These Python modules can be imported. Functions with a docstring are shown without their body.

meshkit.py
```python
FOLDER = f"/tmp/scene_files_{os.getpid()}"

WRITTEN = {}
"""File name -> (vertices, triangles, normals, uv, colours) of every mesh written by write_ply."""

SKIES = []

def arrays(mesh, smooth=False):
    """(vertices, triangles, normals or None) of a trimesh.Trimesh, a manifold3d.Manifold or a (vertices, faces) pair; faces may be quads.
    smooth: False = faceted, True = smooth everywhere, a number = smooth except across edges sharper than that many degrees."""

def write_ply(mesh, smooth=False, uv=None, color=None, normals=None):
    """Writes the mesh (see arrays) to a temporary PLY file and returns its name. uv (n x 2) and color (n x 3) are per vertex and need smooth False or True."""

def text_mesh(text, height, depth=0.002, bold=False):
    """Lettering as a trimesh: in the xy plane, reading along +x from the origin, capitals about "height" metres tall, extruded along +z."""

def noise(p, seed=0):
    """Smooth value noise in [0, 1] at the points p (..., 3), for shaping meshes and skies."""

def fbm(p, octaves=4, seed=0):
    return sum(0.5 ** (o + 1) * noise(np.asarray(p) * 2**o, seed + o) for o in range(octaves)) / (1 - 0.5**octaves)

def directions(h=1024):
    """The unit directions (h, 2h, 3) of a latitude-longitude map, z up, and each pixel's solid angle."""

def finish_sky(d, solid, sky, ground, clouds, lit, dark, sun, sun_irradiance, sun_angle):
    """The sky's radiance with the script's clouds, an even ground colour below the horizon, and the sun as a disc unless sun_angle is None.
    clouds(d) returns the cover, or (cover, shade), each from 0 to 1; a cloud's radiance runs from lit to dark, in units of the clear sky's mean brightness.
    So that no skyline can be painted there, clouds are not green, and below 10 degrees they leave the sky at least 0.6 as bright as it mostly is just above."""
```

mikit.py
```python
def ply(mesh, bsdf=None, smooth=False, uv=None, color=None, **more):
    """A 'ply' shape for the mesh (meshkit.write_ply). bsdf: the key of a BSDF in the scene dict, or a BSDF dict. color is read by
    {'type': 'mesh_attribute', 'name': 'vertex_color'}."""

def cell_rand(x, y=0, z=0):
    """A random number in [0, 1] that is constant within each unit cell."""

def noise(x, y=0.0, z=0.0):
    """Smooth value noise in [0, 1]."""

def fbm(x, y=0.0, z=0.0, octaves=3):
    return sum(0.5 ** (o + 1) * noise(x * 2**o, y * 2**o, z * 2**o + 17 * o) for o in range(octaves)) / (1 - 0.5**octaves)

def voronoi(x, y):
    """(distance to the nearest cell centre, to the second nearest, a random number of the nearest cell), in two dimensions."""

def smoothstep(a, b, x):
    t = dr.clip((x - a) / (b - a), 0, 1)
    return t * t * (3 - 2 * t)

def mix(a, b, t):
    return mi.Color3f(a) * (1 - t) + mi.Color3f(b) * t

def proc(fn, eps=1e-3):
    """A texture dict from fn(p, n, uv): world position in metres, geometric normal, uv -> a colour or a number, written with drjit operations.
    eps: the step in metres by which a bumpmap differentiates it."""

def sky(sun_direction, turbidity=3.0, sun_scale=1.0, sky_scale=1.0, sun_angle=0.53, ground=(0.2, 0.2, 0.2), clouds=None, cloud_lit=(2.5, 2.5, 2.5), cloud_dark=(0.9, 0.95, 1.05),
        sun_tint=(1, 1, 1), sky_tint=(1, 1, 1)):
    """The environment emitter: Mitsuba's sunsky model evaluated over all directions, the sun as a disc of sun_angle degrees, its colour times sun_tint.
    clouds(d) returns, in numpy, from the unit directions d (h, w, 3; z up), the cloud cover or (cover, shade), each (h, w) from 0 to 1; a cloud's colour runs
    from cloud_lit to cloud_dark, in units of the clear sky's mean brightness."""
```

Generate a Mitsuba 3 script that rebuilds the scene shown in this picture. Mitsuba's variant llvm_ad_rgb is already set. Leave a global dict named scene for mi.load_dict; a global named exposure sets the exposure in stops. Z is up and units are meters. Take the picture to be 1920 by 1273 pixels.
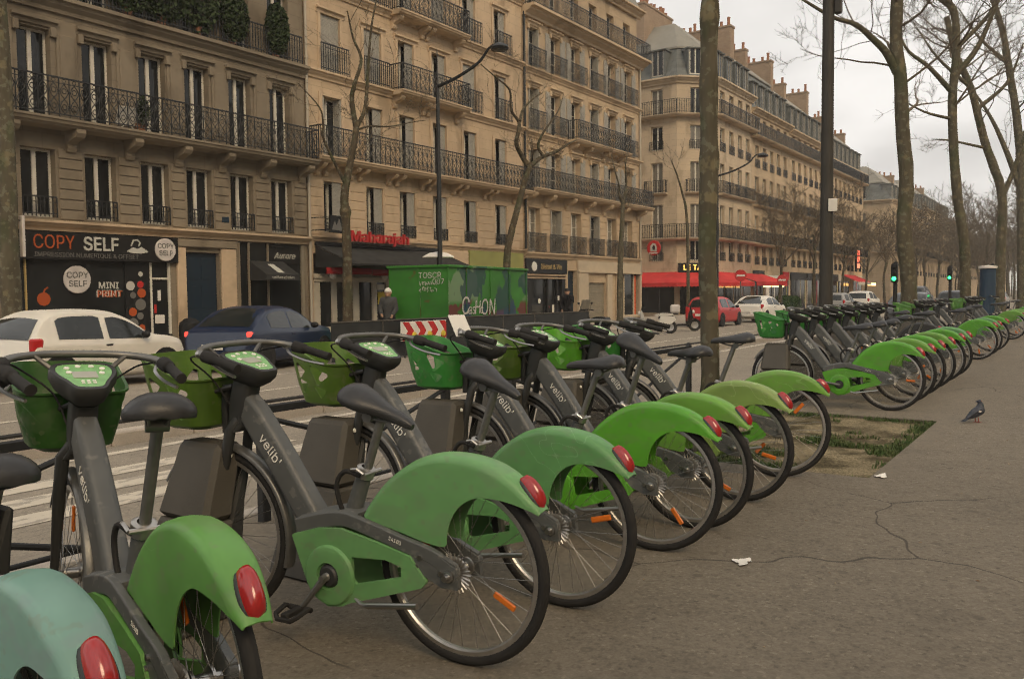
import math, random
import numpy as np
import trimesh
import drjit as dr
import mitsuba as mi
import manifold3d as m3
from shapely.geometry import Polygon, LineString, box as sbox
from shapely.ops import unary_union
import meshkit, mikit
from mikit import proc, noise, fbm, voronoi, cell_rand, smoothstep, mix
T4 = mi.ScalarTransform4f
random.seed(7)
rng = np.random.default_rng(7)

# ------------------------------------------------------------------ camera, sky, exposure
FOC = 1600.0 / 1920.0
YAW = math.atan((2056 - 960) / 1600.0)
PITCH = -math.atan((636.5 - 552) / 1600.0)
ROLL = math.radians(0.58)
EYE = np.array([0.0, 0.0, 1.28])
_f = np.array([math.cos(YAW), math.sin(YAW), 0]); _r = np.array([math.sin(YAW), -math.cos(YAW), 0]); _u = np.array([0, 0, 1.0])
FWD = _f * math.cos(PITCH) + _u * math.sin(PITCH)
_up0 = -_f * math.sin(PITCH) + _u * math.cos(PITCH)
UPV = _up0 * math.cos(ROLL) + _r * math.sin(ROLL)
scene = {'type': 'scene'}
scene['haze_medium'] = {'type': 'homogeneous', 'albedo': {'type': 'rgb', 'value': [.95, .95, .95]}, 'sigma_t': {'type': 'rgb', 'value': [.0007, .0007, .0007]}}
labels = {}
scene['camera'] = {'type': 'perspective', 'fov': 2 * math.degrees(math.atan(960 / 1600.0)), 'fov_axis': 'x', 'near_clip': 0.05, 'far_clip': 3000.0, 'medium': {'type': 'ref', 'id': 'haze_medium'},
    'to_world': T4().look_at(origin=EYE.tolist(), target=(EYE + FWD).tolist(), up=UPV.tolist())}
exposure = 2.0
def cloudy(d):
    q = np.stack([d[..., 0] / (d[..., 2] + .25), d[..., 1] / (d[..., 2] + .25), d[..., 2] * .5], -1)
    s = meshkit.fbm(q * 1.7 + 5.3, 5, 3)
    return np.ones(d.shape[:2]), np.clip((s - .38) * 3.0, 0, 1)
scene['sky'] = mikit.sky((-0.42, -0.68, 0.60), turbidity=3, sun_scale=0.30, sun_angle=25, clouds=cloudy,
    cloud_lit=(2.95, 2.86, 2.74), cloud_dark=(1.75, 1.70, 1.63), sun_tint=(1.0, 0.94, 0.82))

# ------------------------------------------------------------------ helpers
def rgb(*c): return {'type': 'rgb', 'value': [float(x) for x in c]}
def pri(name, col, rough=.6, metallic=0.0, spec=.4, bump=None, bscale=.002, two=True, **k):
    d = {'type': 'principled', 'base_color': col if isinstance(col, dict) else rgb(*col), 'roughness': rough, 'metallic': metallic, 'specular': spec, **k}
    if bump is not None: d = {'type': 'bumpmap', 'arbitrary': bump, 'scale': bscale, 'bsdf': d}
    scene[name] = {'type': 'twosided', 'bsdf': d} if two else d
    return name
def cat(ms):
    ms = [m for m in ms if m is not None]
    vs, fs, o = [], [], 0
    for m in ms:
        v, f = (m.vertices, m.faces) if hasattr(m, 'vertices') else m
        vs.append(np.asarray(v, float)); fs.append(np.asarray(f, int) + o); o += len(v)
    return trimesh.Trimesh(np.vstack(vs), np.vstack(fs), process=False)
_BF = np.array([[0,2,1],[0,3,2],[4,5,6],[4,6,7],[0,1,5],[0,5,4],[1,2,6],[1,6,5],[2,3,7],[2,7,6],[3,0,4],[3,4,7]])
def bx(x0, x1, y0, y1, z0, z1):
    return (np.array([[x0,y0,z0],[x1,y0,z0],[x1,y1,z0],[x0,y1,z0],[x0,y0,z1],[x1,y0,z1],[x1,y1,z1],[x0,y1,z1]], float), _BF)
def bev(x0, x1, y0, y1, z0, z1, b=.01):
    """box with its edges cut"""
    pts = []
    for x, sx in ((x0, 1), (x1, -1)):
        for y, sy in ((y0, 1), (y1, -1)):
            for z, sz in ((z0, 1), (z1, -1)):
                pts += [[x, y + sy*b, z + sz*b], [x + sx*b, y, z + sz*b], [x + sx*b, y + sy*b, z]]
    m = m3.Manifold.hull_points(np.array(pts)).to_mesh()
    return (np.array(m.vert_properties[:, :3], float), np.array(m.tri_verts, int))
def tube(pts, rad, n=8, closed=False, cap=True):
    P = np.asarray(pts, float); k = len(P)
    R = np.full(k, rad, float) if np.isscalar(rad) else np.asarray(rad, float)
    if closed: t = np.roll(P, -1, 0) - np.roll(P, 1, 0)
    else:
        t = np.gradient(P, axis=0)
    t /= np.linalg.norm(t, axis=1, keepdims=True) + 1e-12
    a = np.array([0, 0, 1.0]) if abs(t[0][2]) < .9 else np.array([1.0, 0, 0])
    nn = np.cross(t[0], a); nn /= np.linalg.norm(nn)
    N = [nn]
    for i in range(1, k):
        v = N[-1] - t[i] * (N[-1] @ t[i]); l = np.linalg.norm(v)
        N.append(v / l if l > 1e-9 else N[-1])
    N = np.array(N); B = np.cross(t, N)
    an = np.arange(n) * 2 * math.pi / n
    V = (P[:, None] + R[:, None, None] * (N[:, None] * np.cos(an)[None, :, None] + B[:, None] * np.sin(an)[None, :, None])).reshape(-1, 3)
    F = []
    m = k if closed else k - 1
    i, j = np.meshgrid(np.arange(m), np.arange(n), indexing='ij')
    a0 = i * n + j; a1 = i * n + (j + 1) % n; b0 = ((i + 1) % k) * n + j; b1 = ((i + 1) % k) * n + (j + 1) % n
    F = np.vstack([np.stack([a0, a1, b1], -1).reshape(-1, 3), np.stack([a0, b1, b0], -1).reshape(-1, 3)])
    if cap and not closed:
        V = np.vstack([V, P[0], P[-1]]); c0, c1 = k * n, k * n + 1
        F = np.vstack([F, [[c0, (q + 1) % n, q] for q in range(n)], [[c1, (k - 1) * n + q, (k - 1) * n + (q + 1) % n] for q in range(n)]])
    return (V, F)
def loft(rings, closed_ring=True, cap=False, closed_path=False):
    """rings: (k, n, 3)"""
    V = np.asarray(rings, float); k, n = V.shape[:2]
    m = n if closed_ring else n - 1; kk = k if closed_path else k - 1
    i, j = np.meshgrid(np.arange(kk), np.arange(m), indexing='ij')
    a0 = i * n + j; a1 = i * n + (j + 1) % n; b0 = ((i + 1) % k) * n + j; b1 = ((i + 1) % k) * n + (j + 1) % n
    F = np.vstack([np.stack([a0, a1, b1], -1).reshape(-1, 3), np.stack([a0, b1, b0], -1).reshape(-1, 3)])
    VV = V.reshape(-1, 3)
    if cap:
        VV = np.vstack([VV, V[0].mean(0), V[-1].mean(0)]); c0, c1 = k * n, k * n + 1
        F = np.vstack([F, [[c0, (q + 1) % n, q] for q in range(n)], [[c1, (k - 1) * n + q, (k - 1) * n + (q + 1) % n] for q in range(n)]])
    return (VV, F)
def lathe(prof, n=32, axis='z', c=(0, 0, 0)):
    """prof: (radius, along) pairs, closed outlines allowed"""
    p = np.asarray(prof, float); an = np.arange(n) * 2 * math.pi / n
    a, b, h = p[:, 0][:, None] * np.cos(an), p[:, 0][:, None] * np.sin(an), np.repeat(p[:, 1][:, None], n, 1)
    o = {'z': (a, b, h), 'x': (h, a, b), 'y': (b, h, a)}[axis]
    V, F = loft(np.stack(o, -1))
    return (V + np.asarray(c), F)
def prism(poly, d0, d1, plane='xz'):
    """extrude a shapely polygon (or point list) given in a plane from d0 to d1 along the third axis"""
    if not hasattr(poly, 'exterior') and not hasattr(poly, 'geoms'): poly = Polygon(poly)
    gs = [g for g in (poly.geoms if hasattr(poly, 'geoms') else [poly]) if g.area > 1e-9]
    out = []
    for g in gs:
        m = trimesh.creation.extrude_polygon(g, abs(d1 - d0), engine='earcut')
        v = np.array(m.vertices); f = np.array(m.faces); v[:, 2] += min(d0, d1)
        if plane == 'xz': v = np.stack([v[:, 0], v[:, 2], v[:, 1]], -1); f = f[:, ::-1]
        elif plane == 'yz': v = np.stack([v[:, 2], v[:, 0], v[:, 1]], -1)
        out.append((v, f))
    return cat(out)
def rrect(hw, hh, r, n=4):
    """rounded rectangle outline, counter-clockwise"""
    o = []
    for cx, cy, a in ((hw - r, hh - r, 0), (-hw + r, hh - r, 90), (-hw + r, -hh + r, 180), (hw - r, -hh + r, 270)):
        for q in range(n + 1):
            t = math.radians(a + 90 * q / n); o.append((cx + r * math.cos(t), cy + r * math.sin(t)))
    return np.array(o)
def sweep_side(path, ws, hs, r=.35, x=0.0, n=3):
    """rounded box section swept along a path of (y, z) in the plane of x; ws along x, hs across the path in the plane"""
    P = np.asarray(path, float); t = np.gradient(P, axis=0); t /= np.linalg.norm(t, axis=1, keepdims=True)
    nn = np.stack([-t[:, 1], t[:, 0]], -1)
    rings = []
    for p, q, w, h in zip(P, nn, ws, hs):
        o = rrect(w / 2, h / 2, min(w, h) * r, n)
        rings.append(np.stack([x + o[:, 0], p[0] + q[0] * o[:, 1], p[1] + q[1] * o[:, 1]], -1))
    return loft(rings, cap=True)
def hull(pts):
    m = m3.Manifold.hull_points(np.asarray(pts, float)).to_mesh()
    return (np.array(m.vert_properties[:, :3], float), np.array(m.tri_verts, int))
def ball(c, r, n=2, s=(1, 1, 1)):
    m = trimesh.creation.icosphere(n, 1.0)
    return (m.vertices * np.asarray(s) * r + np.asarray(c), m.faces)
def man(m):
    m = m if hasattr(m, 'vertices') else trimesh.Trimesh(*m, process=False)
    m = trimesh.Trimesh(m.vertices, m.faces, process=True)
    return m3.Manifold(m3.Mesh(np.array(m.vertices, np.float32), np.array(m.faces, np.uint32)))
def unman(m):
    q = m.to_mesh(); return (np.array(q.vert_properties[:, :3], float), np.array(q.tri_verts, int))
def xf(m, M):
    v, f = (m.vertices, m.faces) if hasattr(m, 'vertices') else m
    return (np.asarray(v) @ M[:3, :3].T + M[:3, 3], f if np.linalg.det(M[:3, :3]) > 0 else np.asarray(f)[:, ::-1])
def mat(x=0, y=0, z=0, rz=0.0, rx=0.0, ry=0.0, s=1.0):
    t = trimesh.transformations
    return t.translation_matrix([x, y, z]) @ t.rotation_matrix(math.radians(rz), [0, 0, 1]) @ t.rotation_matrix(math.radians(ry), [0, 1, 0]) @ t.rotation_matrix(math.radians(rx), [1, 0, 0]) @ np.diag([s, s, s, 1])
def TM(M): return T4(np.asarray(M, float).tolist())
def frame(o, ex, ey):
    """matrix that takes x to ex, y to ey, z to ex x ey, origin o"""
    ex, ey = np.asarray(ex, float), np.asarray(ey, float); ex = ex / np.linalg.norm(ex); ey = ey / np.linalg.norm(ey)
    M = np.eye(4); M[:3, 0], M[:3, 1], M[:3, 2], M[:3, 3] = ex, ey, np.cross(ex, ey), o
    return M
def shape(mesh, bsdf, smooth=30):
    if not hasattr(mesh, 'vertices'): mesh = trimesh.Trimesh(np.asarray(mesh[0]), np.asarray(mesh[1]), process=False)
    return mikit.ply(mesh, bsdf, smooth=smooth)
def key_of(name):
    if name not in used: used.add(name); return name
    q = 1
    while f'{name}_{q:03d}' in used: q += 1
    used.add(f'{name}_{q:03d}'); return f'{name}_{q:03d}'
used = set()
def root(name, label, category=None, group=None, kind=None):
    k = key_of(name); labels[k] = {'label': label}
    if category: labels[k]['category'] = category
    if group: labels[k]['group'] = group
    if kind: labels[k]['kind'] = kind
    return k
def put(k, part, sh, M=None, bsdf=None, label=None, kind=None):
    """adds a shape dict (or mesh) as part of thing k; part None = the thing itself"""
    key = k if part is None else key_of(f'{k}__{part}')
    d = dict(sh)
    if M is not None: d['to_world'] = TM(M)
    if bsdf is not None: d['bsdf'] = {'type': 'ref', 'id': bsdf}
    scene[key] = d
    if label or kind:
        labels.setdefault(key, {})
        if label: labels[key]['label'] = label
        if kind: labels[key]['kind'] = kind
    return key
def text(s, h, depth=.002, bold=False, center=True):
    m = meshkit.text_mesh(s, h, depth, bold)
    v = np.array(m.vertices)
    if center: v[:, 0] -= (v[:, 0].min() + v[:, 0].max()) / 2
    return (v, np.array(m.faces))

# ------------------------------------------------------------------ materials
def asphalt(base, warm, cracks):
    def fn(p, n, uv):
        g = fbm(p.x * 90, p.y * 90, 0, 3); g2 = cell_rand(p.x * 130, p.y * 130)
        big = fbm(p.x * .7 + 3, p.y * .7, 0, 4); mid = fbm(p.x * 5, p.y * 5, 2, 3)
        g3 = noise(p.x * 46, p.y * 46, 3); sm = noise(p.x * 17, p.y * 17, 8)
        v = .74 + .30 * g + .14 * (g2 - .5) + .16 * (g3 - .5) + .08 * (sm - .5) + .20 * (big - .5) + .12 * (mid - .5)
        v = v +   .22 * smoothstep(.95, .97, cell_rand(p.x * 75, p.y * 75, 7)) - .14 * smoothstep(.92, .96, cell_rand(p.x * 62, p.y * 62, 9))
        c = mi.Color3f(*base) * v
        st = smoothstep(.63, .70, fbm(p.x * 1.9 + 7, p.y * 1.9 + 3, 5, 4))
        c = c * (1 - .07 * st)
        gum = smoothstep(.09, .06, voronoi(p.x * 3.1, p.y * 3.1)[0]) * (cell_rand(dr.floor(p.x * 3.1), dr.floor(p.y * 3.1), 4) > .62)
        c = mix(c, mi.Color3f(*base) * .55, dr.select(gum > 0, gum * .55, 0))
        if cracks:
            wx, wy = p.x + .35 * (fbm(p.x * 2.2, p.y * 2.2, 1, 3) - .5), p.y + .35 * (fbm(p.x * 2.2, p.y * 2.2, 9, 3) - .5)
            a, b, _ = voronoi(wx * .55 + 2.6, wy * .55 + .4)
            line = smoothstep(.010, .003, b - a) * smoothstep(.42, .5, noise(p.x * .8 + 11, p.y * .8 + 2))
            c = mix(c, mi.Color3f(.04, .034, .027), line * .75)
        return c
    return fn
def asphalt_bump(p, n, uv): return fbm(p.x * 110, p.y * 110, 0, 2)
pri('promenade_asphalt', proc(asphalt((.158, .135, .104), 1, True)), .82, spec=.25, bump=proc(asphalt_bump), bscale=.0025)
pri('road_asphalt', proc(asphalt((.215, .19, .155), 0, False)), .85, spec=.2)
def paving(p, n, uv):
    v = .8 + .3 * fbm(p.x * 3, p.y * 3, 0, 4) + .2 * (cell_rand(p.x * 60, p.y * 60) - .5)
    return mi.Color3f(.24, .21, .175) * v
pri('pavement_stone', proc(paving), .85, spec=.2)
def granite(p, n, uv):
    v = .75 + .4 * cell_rand(p.x * 140, p.y * 140, p.z * 140) * .6 + .25 * fbm(p.x * 4, p.y * 4, p.z * 4, 3)
    return mi.Color3f(.33, .295, .25) * v
pri('granite', proc(granite), .75, spec=.3)
def paint_white(p, n, uv):
    w = smoothstep(.34, .56, fbm(p.x * 6, p.y * 14, 0, 4) + .12 * noise(p.x * 60, p.y * 60))
    return mix(mi.Color3f(.26, .235, .2), mi.Color3f(.43, .39, .32), w)
pri('road_paint', proc(paint_white), .7, spec=.3)
def soil(p, n, uv):
    return mix(mi.Color3f(.055, .045, .026), mi.Color3f(.17, .14, .088), smoothstep(.25, .75, fbm(p.x * 5, p.y * 5, 0, 5))) * (.6 + .8 * cell_rand(p.x * 70, p.y * 70))
pri('soil', proc(soil), .95, spec=.1)
def grassc(p, n, uv): return mix(mi.Color3f(.035, .075, .018), mi.Color3f(.10, .12, .045), noise(p.x * 13, p.y * 13))
pri('grass_blade', proc(grassc), .7, spec=.2)
def greenpaint(col, dirt=.25):
    def fn(p, n, uv):
        a = fbm(p.x * 7, p.y * 7, p.z * 7, 4); sp = smoothstep(.66, .74, fbm(p.x * 30, p.y * 30, p.z * 30, 3))
        c = mi.Color3f(*col) * (.78 + .42 * a)
        drt = smoothstep(.52, .66, fbm(p.x * 11 + 2, p.y * 11, p.z * 16, 5)); c = mix(c, mi.Color3f(col[0] * .8 + .05, col[1] * .62 + .05, col[2] * .8 + .04), drt * .38)
        c = mix(c, mi.Color3f(.17, .15, .11), sp * dirt * .9)
        scr = smoothstep(.035, .01, dr.abs(noise(p.x * 5 + p.z * 19, p.y * 17 - p.z * 9, 3) - .5)) * smoothstep(.55, .75, noise(p.x * 3, p.y * 3, p.z * 3 + 8))
        return mix(c, mi.Color3f(*col) * 1.2 + .09, scr * .42)
    return proc(fn)
GREENS = {'g_cyan': (.155, .285, .24), 'g_leaf': (.10, .255, .055), 'g_teal': (.125, .285, .105), 'g_worn': (.105, .265, .09), 'g_bright': (.082, .295, .02), 'g_lime': (.125, .29, .04), 'g_olive': (.20, .31, .075), 'g_dark': (.024, .085, .012), 'g_moss': (.075, .145, .018), 'g_kelly': (.035, .20, .035)}
for k_, c_ in GREENS.items(): pri(k_, greenpaint(c_), .42, spec=.45)
def darkmetal(p, n, uv):
    s = smoothstep(.62, .72, fbm(p.x * 26, p.y * 26, p.z * 26, 3))
    return mix(mi.Color3f(.088, .092, .09) * (.8 + .3 * fbm(p.x * 9, p.y * 9, p.z * 9, 3)), mi.Color3f(.19, .18, .16), s * .4)
pri('frame_grey', proc(darkmetal), .45, spec=.5)
def dockc(p, n, uv):
    return mi.Color3f(.076, .069, .057) * (.75 + .4 * fbm(p.x * 6, p.y * 6, p.z * 3, 4) + .1 * (cell_rand(p.x * 200, p.y * 200, p.z * 200) - .5))
pri('dock_grey', proc(dockc), .6, spec=.35)
pri('dark_plastic', (.032, .033, .033), .5, spec=.4)
pri('black_rubber', proc(lambda p, n, uv: mi.Color3f(.022, .021, .02) * (.75 + .6 * fbm(p.x * 14, p.y * 14, p.z * 14, 3))), .75, spec=.25)
pri('saddle_vinyl', proc(lambda p, n, uv: mi.Color3f(.028, .028, .029) * (.75 + .45 * fbm(p.x * 25, p.y * 25, p.z * 25, 3))), .42, spec=.45)
pri('silver', (.42, .41, .39), .3, metallic=1.0)
pri('alloy', proc(lambda p, n, uv: mi.Color3f(.50, .48, .45) * (.75 + .4 * fbm(p.x * 40, p.y * 40, p.z * 40, 3))), .36, metallic=.9)
pri('tube_silver', proc(lambda p, n, uv: mi.Color3f(.17, .168, .16) * (.8 + .4 * fbm(p.x * 30, p.y * 30, p.z * 30, 3))), .4, metallic=.6)
pri('red_lens', (.30, .010, .010), .16, spec=.6, clearcoat=.8, clearcoat_gloss=.9)
pri('orange_lens', (.62, .15, .015), .25, spec=.6)
pri('panel_green', proc(lambda p, n, uv: mi.Color3f(.17, .37, .13) * (.8 + .4 * fbm(p.x * 60, p.y * 60, p.z * 60, 2))), .35, spec=.5)
pri('panel_screen', (.30, .30, .24), .25, spec=.6)
pri('white_print', (.72, .70, .64), .5, spec=.3)
pri('black_iron', (.018, .019, .02), .45, spec=.4)
# ------------------------------------------------------------------ ground
def prof_strip(prof, x0, x1, nx=2):
    """sheet that follows the (y, z) profile, from x0 to x1"""
    xs = np.linspace(x0, x1, nx)
    return loft([[(x, y, z) for y, z in prof] for x in xs], closed_ring=False)
def flip(m): return (m[0], np.asarray(m[1])[:, ::-1])
YK, YF = 4.55, 17.0                       # near kerb, far kerb
def road_z(y): return -0.24 - (y - YK) * (0.13 / (YF - YK))
PIT = (6.15, 9.2, 1.26, 3.3)
k = root('ground', 'far flat ground that runs out to the horizon', kind='structure')
put(k, None, shape(bx(-900, 1500, -900, 1500, -1.2, -.6), 'pavement_stone', False))
k = root('promenade', 'worn grey brown asphalt promenade with hairline cracks', kind='structure')
hole = Polygon([(-60, -40), (420, -40), (420, 3.4), (-60, 3.4)]).difference(sbox(PIT[0], PIT[2], PIT[1], PIT[3]))
top = prism(hole, -.35, 0.0, 'xy')
put(k, None, shape(cat([top, flip(prof_strip([(3.4, 0), (4.4, -.10)], -60, 420))]), 'promenade_asphalt', False))
k = root('promenade_kerb', 'granite kerb along the edge of the promenade', kind='structure')
put(k, None, shape(cat([bev(x, x + 1.19, 4.4, YK, -.5, -.096, .012) for x in np.arange(-20, 70, 1.2)]), 'granite', False))
k = root('road', 'grey asphalt boulevard in front of the shops', kind='structure')
put(k, None, shape(flip(prof_strip([(4.3, road_z(4.3)), (YF + .2, road_z(YF + .2))], -120, 520)), 'road_asphalt', False))
k = root('separator_kerb', 'low raised kerb strip between the near lane and the far lanes', kind='structure')
zs = road_z(8.9)
for x in np.arange(-30, 90, 1.0):
    put(k, 'kerb_stone', SEPK if x > -30 else (SEPK := shape(bev(0, .985, 8.55, 8.78, zs - .2, zs + .15, .02), 'granite', False)), mat(x=x))
put(k, 'dark_infill', shape(bx(-30, 90, 8.78, 9.2, zs - .2, zs + .135), 'road_asphalt', False))
put(k, 'rubber_edge', shape(bx(-30, 90, 9.2, 9.35, zs - .2, zs + .16), 'black_rubber', False))
k = root('road_marking', 'white lane line and crossing stripes painted on the near lane', kind='structure')
mk = []
def stripe(x0, x1, y0, y1): return ([[x0, y0, road_z(y0) + .005], [x1, y0, road_z(y0) + .005], [x1, y1, road_z(y1) + .005], [x0, y1, road_z(y1) + .005]], [[0, 1, 2], [0, 2, 3]])
mk += [stripe(-40, 120, 8.05, 8.2)]
mk += [stripe(1.6, 6.2, y, y + .32) for y in np.arange(5.95, 7.4, .56)]
mk += [stripe(-60, 200, 11.6, 11.72)]
mk += [stripe(x, x + 3, 14.0, 14.12) for x in range(-20, 160, 6)]
put(k, None, shape(cat([(np.array(a, float), np.array(b)) for a, b in mk]), 'road_paint', False))
k = root('far_pavement', 'pale pavement under the shopfronts', kind='structure')
put(k, None, shape(cat([bx(-120, 49.2, YF + .15, 24, -.5, -.24), bx(49.2, 520, YF + .15, 24, -.5, -.244)]), 'pavement_stone', False))
k = root('far_kerb', 'granite kerb of the shop side pavement', kind='structure')
put(k, None, shape(cat([bev(x, x + 1.19, YF, YF + .15, -.6, -.236, .015) for x in np.arange(-20, 120, 1.2)]), 'granite', False))
k = root('tree_pit', 'bare earth of the square tree pit in the promenade', kind='structure')
n_ = 40; X, Y = np.meshgrid(np.linspace(PIT[0], PIT[1], n_), np.linspace(PIT[2], PIT[3], n_), indexing='ij')
Z = -.03 + .05 * (meshkit.fbm(np.stack([X * 3, Y * 3, 0 * X], -1), 4, 2) - .5)
put(k, None, shape(flip(loft(np.stack([X, Y, Z], -1), closed_ring=False)), 'soil', True))
# grass of the pit: thick along its edges, thin in the middle
def grass_clump(pts, h=.07, sd=1):
    r = np.random.default_rng(sd); n = len(pts)
    a = r.uniform(0, 2 * math.pi, n); hh = h * r.uniform(.45, 1.2, n); w = r.uniform(.0035, .006, n); le = r.uniform(.2, .8, n) * hh
    d = np.stack([np.cos(a), np.sin(a), 0 * a], -1); s = np.stack([-np.sin(a), np.cos(a), 0 * a], -1) * w[:, None]
    P = np.asarray(pts); m = P + d * (le * .35)[:, None] + np.array([0, 0, 1]) * (hh * .6)[:, None]; t = P + d * le[:, None] + np.array([0, 0, 1]) * hh[:, None]
    V = np.stack([P - s, P + s, m - s * .8, m + s * .8, t], 1).reshape(-1, 3)
    F = (np.array([[0, 1, 3], [0, 3, 2], [2, 3, 4]])[None] + np.arange(n)[:, None, None] * 5).reshape(-1, 3)
    return (V, F)
k = root('grass', 'short green grass along the edges of the tree pit', 'grass', kind='stuff')
q = rng.uniform((PIT[0], PIT[2]), (PIT[1], PIT[3]), (60000, 2))
ed = np.minimum(np.minimum(q[:, 0] - PIT[0], PIT[1] - q[:, 0]) * .9, np.minimum(q[:, 1] - PIT[2], PIT[3] - q[:, 1]))
nz = meshkit.fbm(np.stack([q[:, 0] * 2.2, q[:, 1] * 2.2, 0 * ed], -1), 4, 5)
left = np.clip((8.0 - q[:, 0]) / 1.6, 0, 1) * np.clip((q[:, 1] - 1.55) / .4, 0, 1)
keep = nz + .22 * np.exp(-ed / .10) + .16 * left > .645 + .20 * rng.random(len(q))
q = q[keep]
put(k, None, shape(grass_clump(np.c_[q, np.full(len(q), -.03)], .04, 3), 'grass_blade', False))
# ------------------------------------------------------------------ share bikes
# bike frame: x to the rider's right, y forward, z up, origin under the rear hub
HUBZ = .338; WB = 1.13
def wheel_meshes():
    R, r = .3175, .0205; an = np.arange(10) * 2 * math.pi / 10
    tyre = lathe([(R + r * math.cos(a), r * .95 * math.sin(a)) for a in an] + [(R + r, 0)], 72, 'x')
    rim = lathe([(.302, -.012), (.300, .012), (.287, .013), (.281, .006), (.281, -.006), (.287, -.013), (.302, -.012)], 72, 'x')
    sp = []
    for i in range(32):
        a = i * 2 * math.pi / 32; b = a + (.5 if i % 4 < 2 else -.5); sx = .026 if i % 2 else -.026
        sp.append(tube([(sx, .028 * math.cos(b), .028 * math.sin(b)), (sx * .1, .284 * math.cos(a), .284 * math.sin(a))], .0010, 4, cap=False))
    hub = lathe([(0, -.052), (.016, -.052), (.016, -.034), (.034, -.03), (.034, -.022), (.019, -.018), (.019, .018), (.034, .022), (.034, .03), (.016, .034), (.016, .052), (0, .052)], 20, 'x')
    fins = [lathe([(.02, -.052), (.05, -.052), (.056, -.049), (.056, -.043), (.02, -.043)], 28, 'x')]
    for i in range(26):
        a = i * 2 * math.pi / 26; c, s = math.cos(a), math.sin(a)
        fins.append(tube([(-.054, .03 * c, .03 * s), (-.056, .071 * c, .071 * s)], [.004, .003], 4))
    ref = bev(-.005, .005, -.045, .045, -.012, .012, .004)
    return dict(tyre=shape(cat([tyre]), 'black_rubber', 40), rim=shape(cat([rim]), 'alloy', 30), spokes=shape(cat(sp), 'silver', True),
                hub=shape(cat([hub]), 'silver', 30), brake=shape(cat(fins), 'alloy', 30), reflector=shape(cat([ref]), 'orange_lens', False))
WH = wheel_meshes()
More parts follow.
